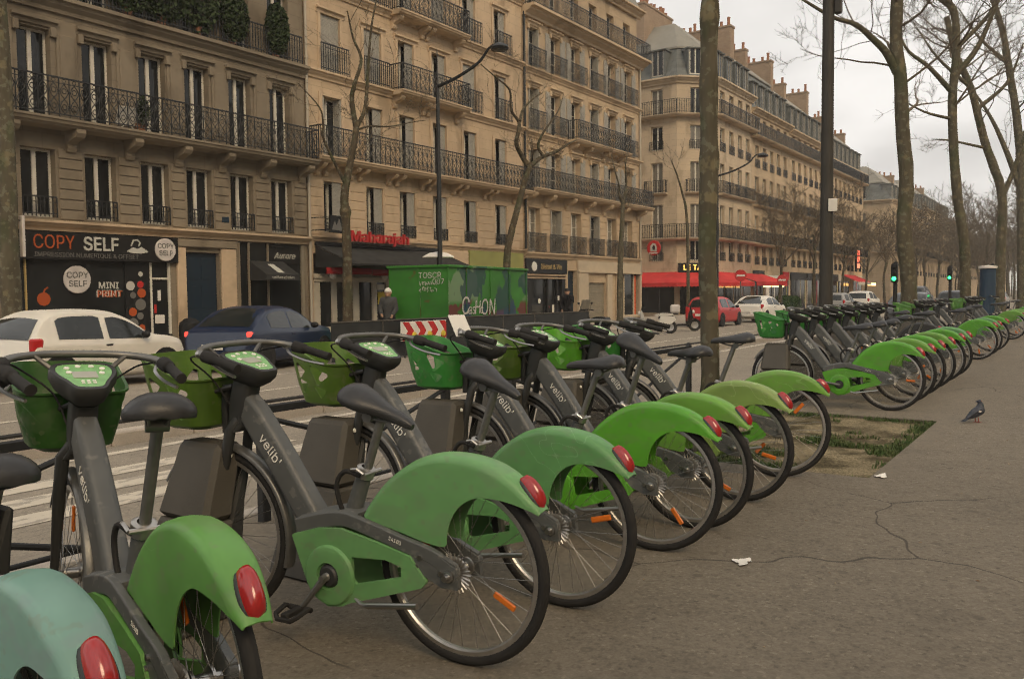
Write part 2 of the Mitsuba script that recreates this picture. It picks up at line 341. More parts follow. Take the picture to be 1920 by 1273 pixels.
def arch(st, hw, rnd=.028, th=.004, taper=None):
    """fender shell over stations (inner point, outer point) in the side plane"""
    out, inn = [], []
    hw0 = hw
    for i_, ((iy, iz), (oy, oz)) in enumerate(st):
        hw = hw0 * (1 if taper is None else np.interp(i_ / (len(st) - 1), [0, .1, .25, 1], taper))
        I, O = np.array([iy, iz]), np.array([oy, oz]); d = O - I; L = np.linalg.norm(d) + 1e-9; d /= L
        r = min(rnd, L * .8); sec = []
        for f in (0, .3, .6, .85, 1): sec.append((-hw, *(I + d * (L - r) * f)))
        for a in (22, 45, 68, 90): 
            t = math.radians(a); sec.append((-hw + (1 - math.cos(t)) * hw * .55, *(O - d * r * (1 - math.sin(t)))))
        sec.append((-hw * .2, *(O + d * .003)))
        sec = sec + [(-x, y, z) for x, y, z in sec[::-1]]
        out.append(sec); s2 = []
        for x, y, z in sec: s2.append((x * (1 - th / hw), y - d[0] * (th if abs(x) < hw * .8 else 0), z - d[1] * (th if abs(x) < hw * .8 else 0)))
        inn.append(s2)
    a = loft(out, closed_ring=False); b = flip(loft(inn, closed_ring=False))
    o, n = np.array(out), np.array(inn)
    edge = [loft([o[0], n[0]], closed_ring=False), loft([n[-1], o[-1]], closed_ring=False), loft([n[:, 0], o[:, 0]], closed_ring=False), loft([o[:, -1], n[:, -1]], closed_ring=False)]
    return cat([a, b] + edge)
REAR_ST = [((-.318,.566),(-.326,.578)),((-.285,.583),(-.298,.612)),((-.245,.596),(-.258,.652)),((-.20,.606),(-.21,.688)),((-.15,.61),(-.15,.716)),((-.10,.607),(-.085,.732)),((-.055,.588),(-.02,.739)),((-.018,.556),(.04,.738)),((.008,.512),(.11,.724)),
           ((.022,.462),(.17,.701)),((.032,.425),(.225,.668)),((.12,.432),(.28,.625)),((.2,.45),(.325,.578)),((.29,.468),(.365,.528)),((.36,.482),(.385,.498))]
def cubic(pts, n=6):
    """smooth open curve through points"""
    P = np.asarray(pts, float); P = np.vstack([2 * P[0] - P[1], P, 2 * P[-1] - P[-2]]); out = []
    for i in range(1, len(P) - 2):
        for t in np.linspace(0, 1, n, endpoint=False):
            out.append(.5 * (2 * P[i] + (P[i+1] - P[i-1]) * t + (2*P[i-1] - 5*P[i] + 4*P[i+1] - P[i+2]) * t**2 + (-P[i-1] + 3*P[i] - 3*P[i+1] + P[i+2]) * t**3))
    return np.vstack([out, P[-2]])
def dense(st, n=3):
    a = cubic([x for x, _ in st], n); b = cubic([y for _, y in st], n)
    return list(zip(a, b))
def bike_meshes():
    B = {}
    B['rear_fender'] = shape(arch(dense(REAR_ST), .057, taper=(.62, .85, 1, 1)), 'g_leaf', 40)
    fs = []
    for a in np.linspace(150, -18, 26):
        c, s = math.cos(math.radians(a)), math.sin(math.radians(a)); fs.append(((.343 * -c, .343 * s), (.360 * -c, .360 * s)))
    fs = [((y * -1, z), (Y * -1, Z)) for (y, z), (Y, Z) in fs]
    fs = [((-y, z), (-Y, Z)) for (y, z), (Y, Z) in fs]
    B['front_fender'] = shape(arch(fs, .027, .012, .003), 'tube_silver', 40)
    # main frame: down tube, beams on both sides, seat tube
    down = sweep_side([(1.03, .90), (.985, .865), (.93, .805), (.80, .64), (.69, .49), (.635, .415), (.62, .37)], [.06, .072, .078, .082, .088, .10, .09], [.07, .105, .118, .118, .112, .11, .07], .3)
    bp = cubic([(.67, .425), (.56, .458), (.455, .477), (.36, .462), (.2, .422), (.07, .392), (.01, .355), (-.02, .325)], 4)
    n = len(bp); hs = np.interp(np.linspace(0, 1, n), [0, .35, .8, .93, 1], [.06, .052, .052, .075, .045])
    beams = [sweep_side(bp, np.full(n, .026), hs, .25, x=s * .072) for s in (-1, 1)]
    plate = [prism(Polygon([(-.03, .30), (.03, .30), (.13, .345), (.15, .395), (.05, .40), (-.02, .37)]).buffer(.008), s * .062, s * .084, 'yz') for s in (-1, 1)]
    top = sweep_side([(.66, .44), (.55, .468), (.455, .487), (.40, .483)], [.15, .15, .15, .13], [.05, .046, .04, .03], .3)
    seat = tube([(0, .478, .44), (0, .452, .52), (0, .408, .635)], [.034, .031, .0285], 16)
    bolts = [lathe([(0, -.092), (.009, -.092), (.009, -.084)], 10, 'x', (0, y, z)) for y, z in ((.13, .352), (.03, .342), (.115, .385))]
    B['frame'] = shape(cat([down, *beams, *plate, top, seat]), 'frame_grey', 35)
    bolts += [lathe([(0, -.12), (.011, -.12), (.013, -.10), (.02, -.098), (.02, -.082)], 12, 'x', (0, -.004, .338)), lathe([(0, .12), (.011, .12), (.013, .10), (.02, .098), (.02, .082)], 12, 'x', (0, -.004, .338))]
    for i_, b_ in enumerate(bolts): B[f'bolt{i_}'] = shape(b_, 'silver', 30)
    # chain case with its window
    c0 = Polygon([(.675, .392), (.607, .222), (.58, .19), (.52, .158), (.455, .168), (.42, .185), (.11, .288), (.095, .305), (.13, .345), (.157, .378), (.29, .408), (.457, .438), (.56, .428)])
    hol = Polygon([(.40, .343), (.257, .353), (.195, .339), (.195, .311), (.388, .258), (.40, .27)]).buffer(.006)
    case = c0.buffer(.008).difference(hol)
    B['chain_case'] = shape(prism(case, -.094, -.078, 'yz'), 'g_leaf', False); B['chain_case_r'] = shape(prism(case, .078, .094, 'yz'), 'g_leaf', False)
    disc = [lathe([(.112, s * .094), (.106, s * .106), (.09, s * .111), (.05, s * .111), (.046, s * .10), (.03, s * .10)], 40, 'x', (0, .505, .268)) for s in (-1, 1)]
    B['case_disc'] = shape(disc[0], 'g_leaf', 30); B['case_disc_r'] = shape(disc[1], 'g_leaf', 30)
    for s, nm in ((-1, 'crank_boss'), (1, 'crank_boss_r')): B[nm] = shape(lathe([(.046, s * .098), (.034, s * .113), (0, s * .113)], 20, 'x', (0, .505, .268)), 'dark_plastic', 30)
    def crank(s):
        e = (.505 + s * .105, .268 - s * .125) if s > 0 else (.505 - .105, .268 + .125)
        x = -.125 if s > 0 else .125
        return tube([(x * .92, .505, .268), (x, .505, .268), (x * 1.05, .505 + (e[0] - .505) * .5, .268 + (e[1] - .268) * .5), (x * 1.08, e[0], e[1])], [.017, .015, .0115, .011], 8)
    for s, nm in ((1, 'crank_left'), (-1, 'crank_right')):
        B[nm] = shape(cat([crank(s), lathe([(0, -.145 * s), (.012, -.145 * s), (.012, -.115 * s)], 12, 'x', (0, .505, .268))]), 'tube_silver', 40)
        ey, ez = (.61, .143) if s > 0 else (.40, .393); x0 = -.14 * s
        lp = [(x0 - s * a, ey + b, ez + c * .012) for a, b, c in ((0, .05, 0), (.02, .056, 1), (.075, .05, 0), (.09, .03, -1), (.09, -.03, -1), (.075, -.05, 0), (.02, -.056, 1), (0, -.05, 0))]
        B['pedal_' + nm[6:]] = shape(cat([tube(lp, .0095, 6, closed=True), bev(min(x0, x0 - s * .09), max(x0, x0 - s * .09), ey - .016, ey + .016, ez - .01, ez + .01, .004)]), 'black_rubber', 40)
    B['kickstand'] = shape(cat([tube([(-.085, .40, .20), (-.10, .36, .187), (-.105, .33, .185)], .008, 8), tube([(-.105, .335, .186), (-.108, .115, .222)], .011, 10)]), 'silver', 30)
    # steering
    ax = np.array([0, .185, -.74]); ax = ax / np.linalg.norm(ax)
    legs = [tube([(s * .02, 1.015, .80), (s * .052, 1.03, .755), (s * .056, 1.06, .62), (s * .056, 1.105, .42), (s * .056, 1.13, .338)], [.024, .022, .02, .015, .013], 10) for s in (-1, 1)]
    head = sweep_side([(.965, 1.0), (.985, .93), (1.005, .86), (1.02, .79), (1.027, .755)], [.075, .085, .085, .08, .12], [.085, .10, .105, .09, .05], .35)
    B['fork'] = shape(cat(legs + [head]), 'dark_plastic', 40)
    arm = [tube([(s * .03, 1.03, .93), (s * .05, 1.10, .91), (s * .05, 1.16, .86), (s * .04, 1.17, .78)], .009, 6) for s in (-1, 1)]
    B['basket_bracket'] = shape(cat(arm + [sweep_side([(1.075, .93), (1.085, .85), (1.09, .74)], [.06, .06, .05], [.03, .03, .03], .3)]), 'dark_plastic', 40)
    # console with its green face
    nrm = np.array([0, -.36, .93]); nrm /= np.linalg.norm(nrm); ey = np.cross(nrm, [1, 0, 0])
    C = np.array([0, .955, 1.018]); Mc = frame(C, (1, 0, 0), ey)
    out = np.array([(.0, .105), (.06, .103), (.093, .085), (.103, .045), (.092, 0), (.067, -.05), (.052, -.088), (.03, -.105)]); out = np.vstack([out, [(-x, y) for x, y in out[::-1][:-1]] ])
    o = Polygon(cubic(np.vstack([out, out[:1]]), 4)).buffer(0)
    ring = np.array(o.exterior.coords)[:-1]
    if Polygon(ring).exterior.is_ccw is False: ring = ring[::-1]
    rings = [np.c_[ring * s, np.full(len(ring), z)] for s, z in ((.62, -.07), (.86, -.045), (1.0, -.018), (1.0, .004), (.955, .014), (.84, .016), (.82, .012))]
    B['console'] = shape(xf(loft(rings, cap=True), Mc), 'dark_plastic', 40)
    face = Polygon(ring * .815)
    B['console_face'] = shape(xf(prism(face, .010, .0145, 'xy'), Mc), 'panel_green', False)
    B['console_screen'] = shape(xf(prism(sbox(-.036, -.018, .03, .022).buffer(.004), .0145, .0165, 'xy'), Mc), 'panel_screen', False)
    but = [lathe([(.0, .0175), (.009, .0175), (.009, .0145)], 10, 'z', (x, y, 0)) for x, y in ((-.05, .052), (-.015, .066), (.025, .066), (.056, .048), (-.048, .02), (.05, .015))]
    for i_, b_ in enumerate(but): B[f'button{i_}'] = shape(xf(b_, Mc), 'white_print', False)
    B['keypad'] = shape(xf(cat([bx(-.022 + i * .017, -.012 + i * .017, -.048 - j * .015, -.04 - j * .015, .0145, .0165) for i in range(3) for j in range(2)]), Mc), 'white_print', False)
    # handlebar
    hb = cubic([(.241, .92, 1.064), (.23, .975, 1.077), (.189, 1.02, 1.087), (.11, 1.052, 1.094), (0, 1.058, 1.096), (-.11, 1.052, 1.094), (-.189, 1.02, 1.087), (-.23, .975, 1.077), (-.241, .92, 1.064)], 5)
    st = [tube([(s * 0.0414, 1.0, .99), (s * 0.0920, 1.03, 1.05), (s * 0.1380, 1.038, 1.09)], .008, 6) for s in (-1, 1)]
    B['handlebar'] = shape(cat([tube(hb, .0125, 10)] + st), 'tube_silver', 40)
    for s, nm in ((-1, 'grip_left'), (1, 'grip_right')):
        p = [(s * 0.2392, .945, 1.069), (s * 0.2410, .925, 1.065), (s * 0.2447, .895, 1.058), (s * 0.2466, .89, 1.057), (s * 0.2512, .79, 1.032), (s * 0.2521, .772, 1.028)]
        B[nm] = shape(cat([tube(p, [.024, .024, .022, .0165, .0168, .0175], 12)]), 'black_rubber', 30)
        B['lever_' + nm[5:]] = shape(cat([tube(cubic([(s * 0.2282, .98, 1.066), (s * 0.2134, .945, 1.041), (s * 0.2245, .875, 1.014), (s * 0.2447, .795, .998)], 4), .006, 6), ball((s * 0.2300, .985, 1.074), .016, 1)]), 'silver', 40)
    B['cables'] = shape(cat([tube(cubic([(s * 0.2254, .995, 1.07), (s * 0.1748, 1.09, 1.045), (s * 0.0736, 1.09, .96), (s * 0.0322, 1.03, .84)], 6), .0035, 5) for s in (-1, 1)]), 'black_rubber', 40)
    # basket with cut-outs
    def ring_at(z, hx, y0, y1, dip=0, th=0):
        o = rrect(hx - th, (y1 - y0) / 2 - th, min(hx, (y1 - y0) / 2) * .55, 6); yc = (y0 + y1) / 2
        f = np.clip((o[:, 1] / ((y1 - y0) / 2) + 1) / 2, 0, 1)
        return np.c_[o[:, 0], o[:, 1] + yc, z + dip * (smooth01(f) - .0)]
    def smooth01(t): return t * t * (3 - 2 * t)
    lv = [(.757, .09, 1.14, 1.33, 0), (.775, .13, 1.11, 1.365, 0), (.85, .152, 1.10, 1.395, .012), (.91, .165, 1.10, 1.415, .045), (.95, .174, 1.10, 1.43, .09)]
    outer = [ring_at(z, hx, a, b, d) for z, hx, a, b, d in lv]; lip = [ring_at(.955, .182, 1.092, 1.438, .09), ring_at(.962, .182, 1.092, 1.438, .09), ring_at(.962, .172, 1.102, 1.426, .09)]
    inner = [ring_at(z + (.004 if i == 0 else 0), hx, a, b, d, .005) for i, (z, hx, a, b, d) in enumerate(lv)][::-1]
    sh = man(loft(outer + lip + inner, cap=True))
    cut = []
    for s in (-1, 1):
        cut += [prism(Polygon([(1.155, .91), (1.235, .945), (1.205, .875)]).buffer(.012), s * .12, s * .25, 'yz'), prism(Polygon([(1.295, .935), (1.335, .955), (1.325, .905)]).buffer(.012), s * .12, s * .25, 'yz'),
                prism(Polygon([(1.17, .835), (1.225, .85), (1.20, .81)]).buffer(.009), s * .10, s * .25, 'yz'), prism(Polygon([(1.285, .865), (1.325, .88), (1.31, .83)]).buffer(.009), s * .10, s * .25, 'yz')]
        cut.append(prism(Polygon([(s * .03, .87), (s * .12, .96), (s * .11, .87)]).buffer(.012), 1.33, 1.5, 'xz'))
    for c in cut: sh = sh - man(c)
    B['basket'] = shape(unman(sh), 'g_moss', 35)
    # saddle, seat post, clamp
    rings = []
    for y, hw, zt, hh in ((-.138, .025, -.004, .02), (-.132, .05, .006, .032), (-.115, .073, .014, .044), (-.085, .086, .018, .05), (-.045, .079, .012, .047), (0, .055, .004, .042), (.04, .037, -.001, .038), (.085, .027, -.004, .034), (.12, .022, -.008, .028), (.138, .012, -.013, .018)):
        sec = []
        for a in np.arange(0, 360, 15):
            c, q = math.cos(math.radians(a)), math.sin(math.radians(a)); ca = math.copysign(abs(c) ** .8, c)
            sec.append((hw * ca, y, zt + (hh * .45 * abs(q) ** .8 if q > 0 else -hh * .55 * abs(q) ** .55) - .02 * (abs(c) * hw / .08) ** 2))
        rings.append(np.array(sec) * [1.08, 1.1, 1.25])
    B['saddle'] = shape(cat([loft(rings, cap=True)]), 'saddle_vinyl', 50)
    B['seat_rails'] = shape(cat([tube(cubic([(s * .03, -.09, -.012), (s * .022, -.05, -.04), (s * .02, .02, -.042), (s * .012, .10, -.02)], 4), .0045, 6) for s in (-1, 1)] + [lathe([(0, -.03), (.02, -.03), (.02, .03), (0, .03)], 12, 'x', (0, -.02, -.045))]), 'tube_silver', 40)
    B['seat_post'] = shape(tube([(.405, .62), (.30, .90)] and [(0, .455, .485), (0, .318, .862)], .0165, 12), 'tube_silver', 40)
    cl = [lathe([(.035, -.018), (.035, .018), (.028, .022), (.02, .022)], 16, 'z')]
    cl = [xf(cl[0], frame((0, .406, .638), (1, 0, 0), np.cross(np.array([0, -.34, .94]), (1, 0, 0))))]
    B['seat_clamp'] = shape(cat(cl + [tube([(-.05, .375, .64), (.05, .375, .64)], .008, 8), tube([(-.05, .375, .642), (-.056, .40, .66), (-.05, .43, .655)], .006, 6)]), 'alloy', 40)
    B['lock_cable'] = shape(tube(cubic([(-.035, .40, .63), (-.05, .46, .645), (-.05, .50, .59), (-.045, .48, .50), (-.03, .455, .47)], 6), .009, 8), 'black_rubber', 40)
    # tail light
    def lens(m0, up, x0):
        rr = []
        for t in np.linspace(0, 1, 11):
            e = math.sqrt(max(0, 1 - (2 * t - 1) ** 2)) ** .7 * m0
            y = -.232 - .085 * t; z = .672 - .075 * t - .022 * t * t; w = .0235 + .007 * t
            rr.append([(w * e * math.cos(a), y - .62 * h, z + .78 * h) for a in np.linspace(0, 2 * math.pi, 16, endpoint=False) for h in [x0 + up * e * max(-.4, math.sin(a))]])
        return loft(rr, cap=True)
    B['tail_light'] = shape(cat([lens(1.0, .040, .004)]), 'red_lens', 60)
    B['light_seat'] = shape(cat([lens(1.2, .016, .002)]), 'dark_plastic', 60)
    # lettering along the down tube, number on the beam, both on the rider's left
    d = np.array([0, -.653, -.757]); u = np.array([0, -.757, .653])
    for s, nm in ((-1, 'lettering'),):
        B[nm] = shape(xf(text("velib'", .040, .0015), frame((-.0408, .845, .682), d, u)), 'white_print', False)
    d2 = np.array([0, -.97, -.245]); u2 = np.array([0, -.245, .97])
    B['number'] = shape(xf(text('24103', .013, .001), frame((-.0851, .22, .424), d2, u2)), 'white_print', False)
    return B
BM = bike_meshes()
STEER = ('fork', 'front_fender', 'basket_bracket', 'console', 'console_face', 'console_screen', 'console_buttons', 'handlebar', 'grip_left', 'grip_right', 'lever_left', 'lever_right', 'cables', 'basket')
def bike(label, x, y, yaw, green, bask, saddle_turn=0.0, saddle_dz=0.0, steer=0.0, tilt=0.0, near=True, fork_col=None, group=None, crank_a=0.0, case=None, saddle_tilt=0.0, rot=None):
    k = root('share_bicycle', label, 'bicycle', group)
    M = mat(x, y, 0, yaw) @ mat(ry=tilt)
    A0 = np.array([0, .945, 1.04]); A1 = np.array([0, 1.03, .72]); a = A1 - A0
    S = trimesh.transformations.rotation_matrix(math.radians(steer), a / np.linalg.norm(a), A0) if steer else np.eye(4)
    MS = M @ S
    def w(name, MW, drum, ra):
        put(k, name + '__tyre', WH['tyre'], MW); put(k, name + '__rim', WH['rim'], MW); put(k, name + '__spokes', WH['spokes'], MW); put(k, name + '__hub', WH['hub'], MW)
        if drum: put(k, name + '__hub_brake', WH['brake'], MW)
        for r_ in ra:
            put(k, name + '__reflector', WH['reflector'], MW @ mat(rx=r_) @ mat(y=0, z=0) @ trimesh.transformations.translation_matrix([0, .19, 0]))
    rot = random.uniform(0, 360) if rot is None else rot
    w('rear_wheel', M @ mat(0, 0, HUBZ, rx=0), True, (rot, rot + 180))
    w('front_wheel', MS @ mat(0, WB, HUBZ), False, (rot * 1.7,))
    put(k, 'frame', BM['frame'], M)
    for i_ in range(5 if near else 0): put(k, 'frame__bolt', BM[f'bolt{i_}'], M)
    if near: put(k, 'frame__lettering', BM['lettering'], M); put(k, 'frame__number', BM['number'], M)
    put(k, 'rear_fender', BM['rear_fender'], M, green); put(k, 'rear_fender__tail_light', BM['tail_light'], M); put(k, 'rear_fender__light_seat', BM['light_seat'], M)
    cs = case or green
    for sfx in ('', '_r'):
        cc = put(k, 'chain_case', BM['chain_case' + sfx], M, cs); put(cc, 'disc', BM['case_disc' + sfx], M, cs); put(cc, 'boss', BM['crank_boss' + sfx], M)
    MK = M @ trimesh.transformations.rotation_matrix(math.radians(crank_a), [1, 0, 0], [0, .505, .268])
    for s in ('left', 'right'):
        kk = put(k, 'crank', BM['crank_' + s], MK); put(kk, 'pedal', BM['pedal_' + s], MK)
    put(k, 'kickstand', BM['kickstand'], M)
    for n_, key in (('fork', 'fork'), ('front_fender', 'front_fender'), ('basket_bracket', 'basket_bracket'), ('basket', 'basket'), ('handlebar', 'handlebar'), ('handlebar__grip', 'grip_left'), ('handlebar__grip', 'grip_right'),
                    ('handlebar__brake_lever', 'lever_left'), ('handlebar__brake_lever', 'lever_right'), ('handlebar__cables', 'cables'), ('console', 'console'), ('console__face', 'console_face'), ('console__screen', 'console_screen')) + ((('console__keypad', 'keypad'), *(('console__button', f'button{i}') for i in range(6))) if near else ()):
        m_ = MS
        if key == 'front_fender': m_ = MS @ mat(0, WB, HUBZ)
        put(k, n_, BM[key], m_, bask if key == 'basket' else None)
    MP = M @ mat(0, 0, 0)
    dz = saddle_dz
    put(k, 'seat_post', BM['seat_post'], M @ trimesh.transformations.translation_matrix([0, -.36 * dz, dz]))
    sm = M @ trimesh.transformations.translation_matrix([0, .33 - .36 * dz, .902 + dz]) @ mat(rz=saddle_turn) @ mat(rx=saddle_tilt)
    put(k, 'saddle', BM['saddle'], sm); put(k, 'saddle__rails', BM['seat_rails'], sm)
    put(k, 'seat_clamp', BM['seat_clamp'], M); put(k, 'lock_cable', BM['lock_cable'], M)
    return k
NEAR = 'share bicycles in the near row'
RY = 1.79
bike('pale turquoise share bicycle cut off by the bottom left corner', .83, 1.70, -8, 'g_cyan', 'g_dark')
bike('leaf green share bicycle, second from the left corner, with scuffed rear fender', 1.245, RY + .01, -14, 'g_leaf', 'g_dark', -14, .085, steer=5, tilt=1.6)
bike('faded teal share bicycle in full profile, number on its beam, saddle turned backwards', 2.295, RY, 6, 'g_teal', 'g_moss', 186, -.02, saddle_tilt=-20, steer=-1, tilt=-.8, rot=28)
bike('worn teal green share bicycle just behind the one in full profile, scratched fender', 2.952, RY, 2, 'g_worn', 'g_moss', 176, .02, steer=3, saddle_tilt=-22, rot=165)
bike('bright grass green share bicycle, fifth from the left corner, saddle facing forward', 3.856, RY, 6.8, 'g_bright', 'g_kelly', 8, .02, tilt=1.5, case='g_bright')
bike('yellowish green share bicycle, sixth from left corner, saddle backwards', 4.338, RY, 0, 'g_lime', 'g_moss', 170, .07, saddle_tilt=-24)
bike('dull olive green share bicycle, second last of the near row', 5.063, RY, -1, 'g_olive', 'g_bright', -10, .0)
bike('bright green share bicycle ending the near row beside the grassy tree pit', 5.87, RY, 18, 'g_lime', 'g_kelly', 0, .05, case='g_bright')
# second group further along, and the third and fourth
ORD = ['first', 'second', 'third', 'fourth', 'fifth', 'sixth', 'seventh', 'eighth', 'ninth', 'tenth', 'eleventh', 'twelfth', 'thirteenth']
FAR = [(9.75, 'g_bright', 'g_kelly', 5, 'grass green share bicycle with basket, first of the row beyond the tree pit', 0),
       (10.5, 'g_lime', 'g_kelly', 2, 'green share bicycle, second of the row beyond the tree pit', 0), (11.25, 'g_bright', 'g_kelly', -2, 'green share bicycle, third of the row beyond the tree pit', 0),
       (12.1, 'g_lime', 'g_leaf', 0, 'paler green share bicycle, fourth of the row beyond the tree pit', 0), (13.1, 'g_bright', 'g_leaf', 3, 'green share bicycle, fifth of the row beyond the tree pit', 180),
       (13.9, 'g_worn', 'g_leaf', -3, 'dull green share bicycle that ends the row beyond the tree pit', 0)]
for x, g, b, yw, lab, st in FAR: bike(lab, x, RY, yw, g, b, st, random.uniform(-.02, .06), near=x < 11, group='share bicycles beyond the tree pit', crank_a=60)
for i, x in enumerate((17.7, 18.6, 20.2)):
    bike(f'{ORD[i]} green share bicycle of the third row, counted from the nearest, near the right edge', x, RY, random.uniform(-4, 6), random.choice(('g_worn', 'g_bright', 'g_lime')), 'g_leaf', 0, random.uniform(-.02, .06), near=False, group='share bicycles in the third row')
for i, x in enumerate((25.2, 26.1, 27.2, 31.3)):
    bike(f'{ORD[i]} tiny green share bicycle of the farthest group at the right edge', x, RY, random.uniform(-4, 6), random.choice(('g_worn', 'g_bright', 'g_lime')), 'g_leaf', 0, 0, near=False, group='share bicycles at the far end')
for i, (x, y, yw) in enumerate(((15.6, 2.4, 8),)):
    bike('black bicycle standing between the green rows, past the mast', x, y, yw, 'dark_plastic', 'dark_plastic', 0, .02 * i, near=False, case='dark_plastic', steer=20 - 15 * i)
# docks
def slab(b, t, z0, z1, r=.012):
    (bx0, bx1, by0, by1), (tx0, tx1, ty0, ty1) = b, t; pts = []
    for x0, x1, y0, y1, z in ((bx0, bx1, by0, by1, z0), (tx0, tx1, ty0, ty1, z1)):
        for x, sx in ((x0, 1), (x1, -1)):
            for y, sy in ((y0, 1), (y1, -1)):
                zz = r if z == z0 else -r
                pts += [(x + sx * r, y, z + zz), (x, y + sy * r, z + zz), (x + sx * r, y + sy * r, z)]
    return hull(pts)
DK = {'body': shape(slab((-.41, -.25, 1.0, 1.34), (-.275, -.135, 1.015, 1.325), 0, .40), 'dock_grey', 20), 'head': shape(slab((-.275, -.135, 1.015, 1.325), (-.19, -.062, 1.04, 1.30), .406, .70, .02), 'dock_grey', 20),
      'side_cover': shape(slab((-.249, -.10, 1.04, 1.30), (-.06, -.035, 1.05, 1.28), .0, .62), 'dark_plastic', 20), 'lamp': shape(lathe([(0, -.008), (.009, -.006), (.011, 0)], 10, 'y', (-.14, 1.03, .655)), 'white_print', 30), 'badge': shape(prism(sbox(-.19, .46, -.13, .53).buffer(.004), 1.012, 1.02, 'xz'), 'dark_plastic', False)}
for x, dy, lab in ((.80, 0, 'grey bicycle dock post at the lower left beside the turquoise bicycle'), (1.36, 0, 'grey bicycle dock post behind the leaf green bicycle on the left'), (2.27, 0, 'grey bicycle dock post beside the front wheel of the bicycle in full profile'), (2.98, .02, 'grey bicycle dock post under the backward saddle, third from left'),
                   (3.79, .02, 'grey bicycle dock post in front of the bright grass green bicycle'), (4.42, .03, 'grey bicycle dock post beside the sixth bicycle from the left corner'), (5.11, .03, 'grey bicycle dock post beside the dull olive bicycle'), (5.85, .05, 'grey bicycle dock post at the last bicycle of the near row')) + tuple((f[0], 0, f'grey bicycle dock post, number {i} of the row beyond the tree pit') for i, f in enumerate(FAR, 1)):
    k = root('bicycle_dock', lab.replace(', number 1 of', ', first of').replace(', number 2 of', ', second of').replace(', number 3 of', ', third of').replace(', number 4 of', ', fourth of').replace(', number 5 of', ', fifth of').replace(', number 6 of', ', last of'), 'dock')
    for n_ in ('body', 'head', 'side_cover', 'lamp'): put(k, n_, DK[n_], mat(x, RY + dy, 0))
for i, x in enumerate((17.7, 18.6, 20.2, 25.2, 26.1, 27.2)):
    k = root('bicycle_dock', f'{ORD[i]} small grey dock post among the distant bicycles past the mast', 'dock', 'distant dock posts')
    for n_ in ('body', 'head', 'side_cover'): put(k, n_, DK[n_], mat(x, RY, 0))
# street barriers with crossed bars, along the kerb
def barrier(x0, x1, lab):
    k = root('street_barrier', lab, 'barrier'); y = 4.12; zg = -.08; zt = .64
    P = shape(cat([bev(-.03, .03, -.03, .03, zg, zt, .006), lathe([(0, zt + .03), (.02, zt + .025), (.025, zt), (.025, zt - .02)], 10)]), 'black_iron', 30)
    for x in (x0, x1): put(k, 'post', P, mat(x, y))
    put(k, 'top_rail', shape(bev(x0 - .05, x1 + .05, y - .022, y + .022, zt - .06, zt - .012, .005), 'black_iron', False))
    for a, b in ((zg + .1, zt - .08), (zt - .08, zg + .1)): put(k, 'cross_bar', shape(tube([(x0, y + (.006 if a < b else -.006), a), (x1, y + (.006 if a < b else -.006), b)], .017, 8), 'black_iron', 40))
    put(k, 'lower_rail', shape(tube([(x0, y, zg + .12), (x1, y, zg + .12)], .014, 8), 'black_iron', 40))
for x0, x1, lab in ((.45, 2.32, 'black street barrier with crossed bars at the left, behind the first saddles'), (3.35, 5.1, 'black street barrier with crossed bars behind the middle bicycles'), (6.0, 7.8, 'black street barrier with crossed bars behind the last near bicycles'), (7.95, 9.85, 'black street barrier with crossed bars beside the foreground tree trunk'),
                    (18.0, 20.0, 'black street barrier far along the kerb behind the third row')): barrier(x0, x1, lab)
# ------------------------------------------------------------------ buildings
def stonefn(col, bw, bh, joint):
    def fn(p, n, uv):
        u = p.x + p.y * .999; v = p.z
        row = dr.floor(v / bh); uu = u / bw + .5 * (row - 2 * dr.floor(row / 2))
        a = cell_rand(dr.floor(uu), row, 3)
        ju = dr.abs(uu - dr.floor(uu + .5)) * bw; jv = dr.abs(v / bh - dr.floor(v / bh + .5)) * bh
        j = smoothstep(.014, .004, dr.minimum(ju, jv))
        big = fbm(p.x * .5, p.y * .5, p.z * .35, 4); st = fbm(p.x * 2.6, p.y * 2.6, p.z * .5, 4); gr = fbm(p.x * 9, p.y * 9, p.z * 9, 3)
        c = mi.Color3f(*col) * (.70 + .10 * a + .26 * big + .14 * gr + .14 * st)
        soot = smoothstep(.54, .72, fbm(p.x * 1.3 + 4, p.y * 1.3, p.z * .6, 5))
        c = mix(c, mi.Color3f(col[0] * .52, col[1] * .50, col[2] * .48), soot * .55)
        return mix(c, mi.Color3f(*col) * .62, j * joint)
    return proc(fn)
STONE = {'stone_grey': (.205, .17, .125), 'stone_warm': (.46, .352, .238), 'stone_tan': (.43, .332, .222), 'stone_far': (.40, .31, .205), 'stone_cream': (.45, .365, .26)}
for k_, c_ in STONE.items():
    pri(k_, stonefn(c_, .95, .42, .5), .85, spec=.2)
    pri(k_ + '_trim', stonefn(tuple(x * 1.04 for x in c_), 3.1, 9.0, .0), .8, spec=.2)
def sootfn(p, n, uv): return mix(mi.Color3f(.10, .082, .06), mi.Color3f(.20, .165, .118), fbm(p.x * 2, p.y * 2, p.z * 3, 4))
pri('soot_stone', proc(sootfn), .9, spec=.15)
pri('window_glass', proc(lambda p, n, uv: mi.Color3f(.012, .014, .015) * (.6 + .9 * noise(p.x * 1.3, p.y, p.z * .9))), .05, spec=.35)
pri('curtain_glass', proc(lambda p, n, uv: mix(mi.Color3f(.10, .095, .08), mi.Color3f(.26, .24, .20), noise(p.x * 22, p.y * 22, p.z * .6) * .6 + .4 * noise(p.x * 60, p.y * 60, p.z * 40))), .12, spec=.5)
pri('white_wood', proc(lambda p, n, uv: mi.Color3f(.58, .55, .48) * (.8 + .35 * fbm(p.x * 7, p.y * 7, p.z * 5, 3))), .55, spec=.3)
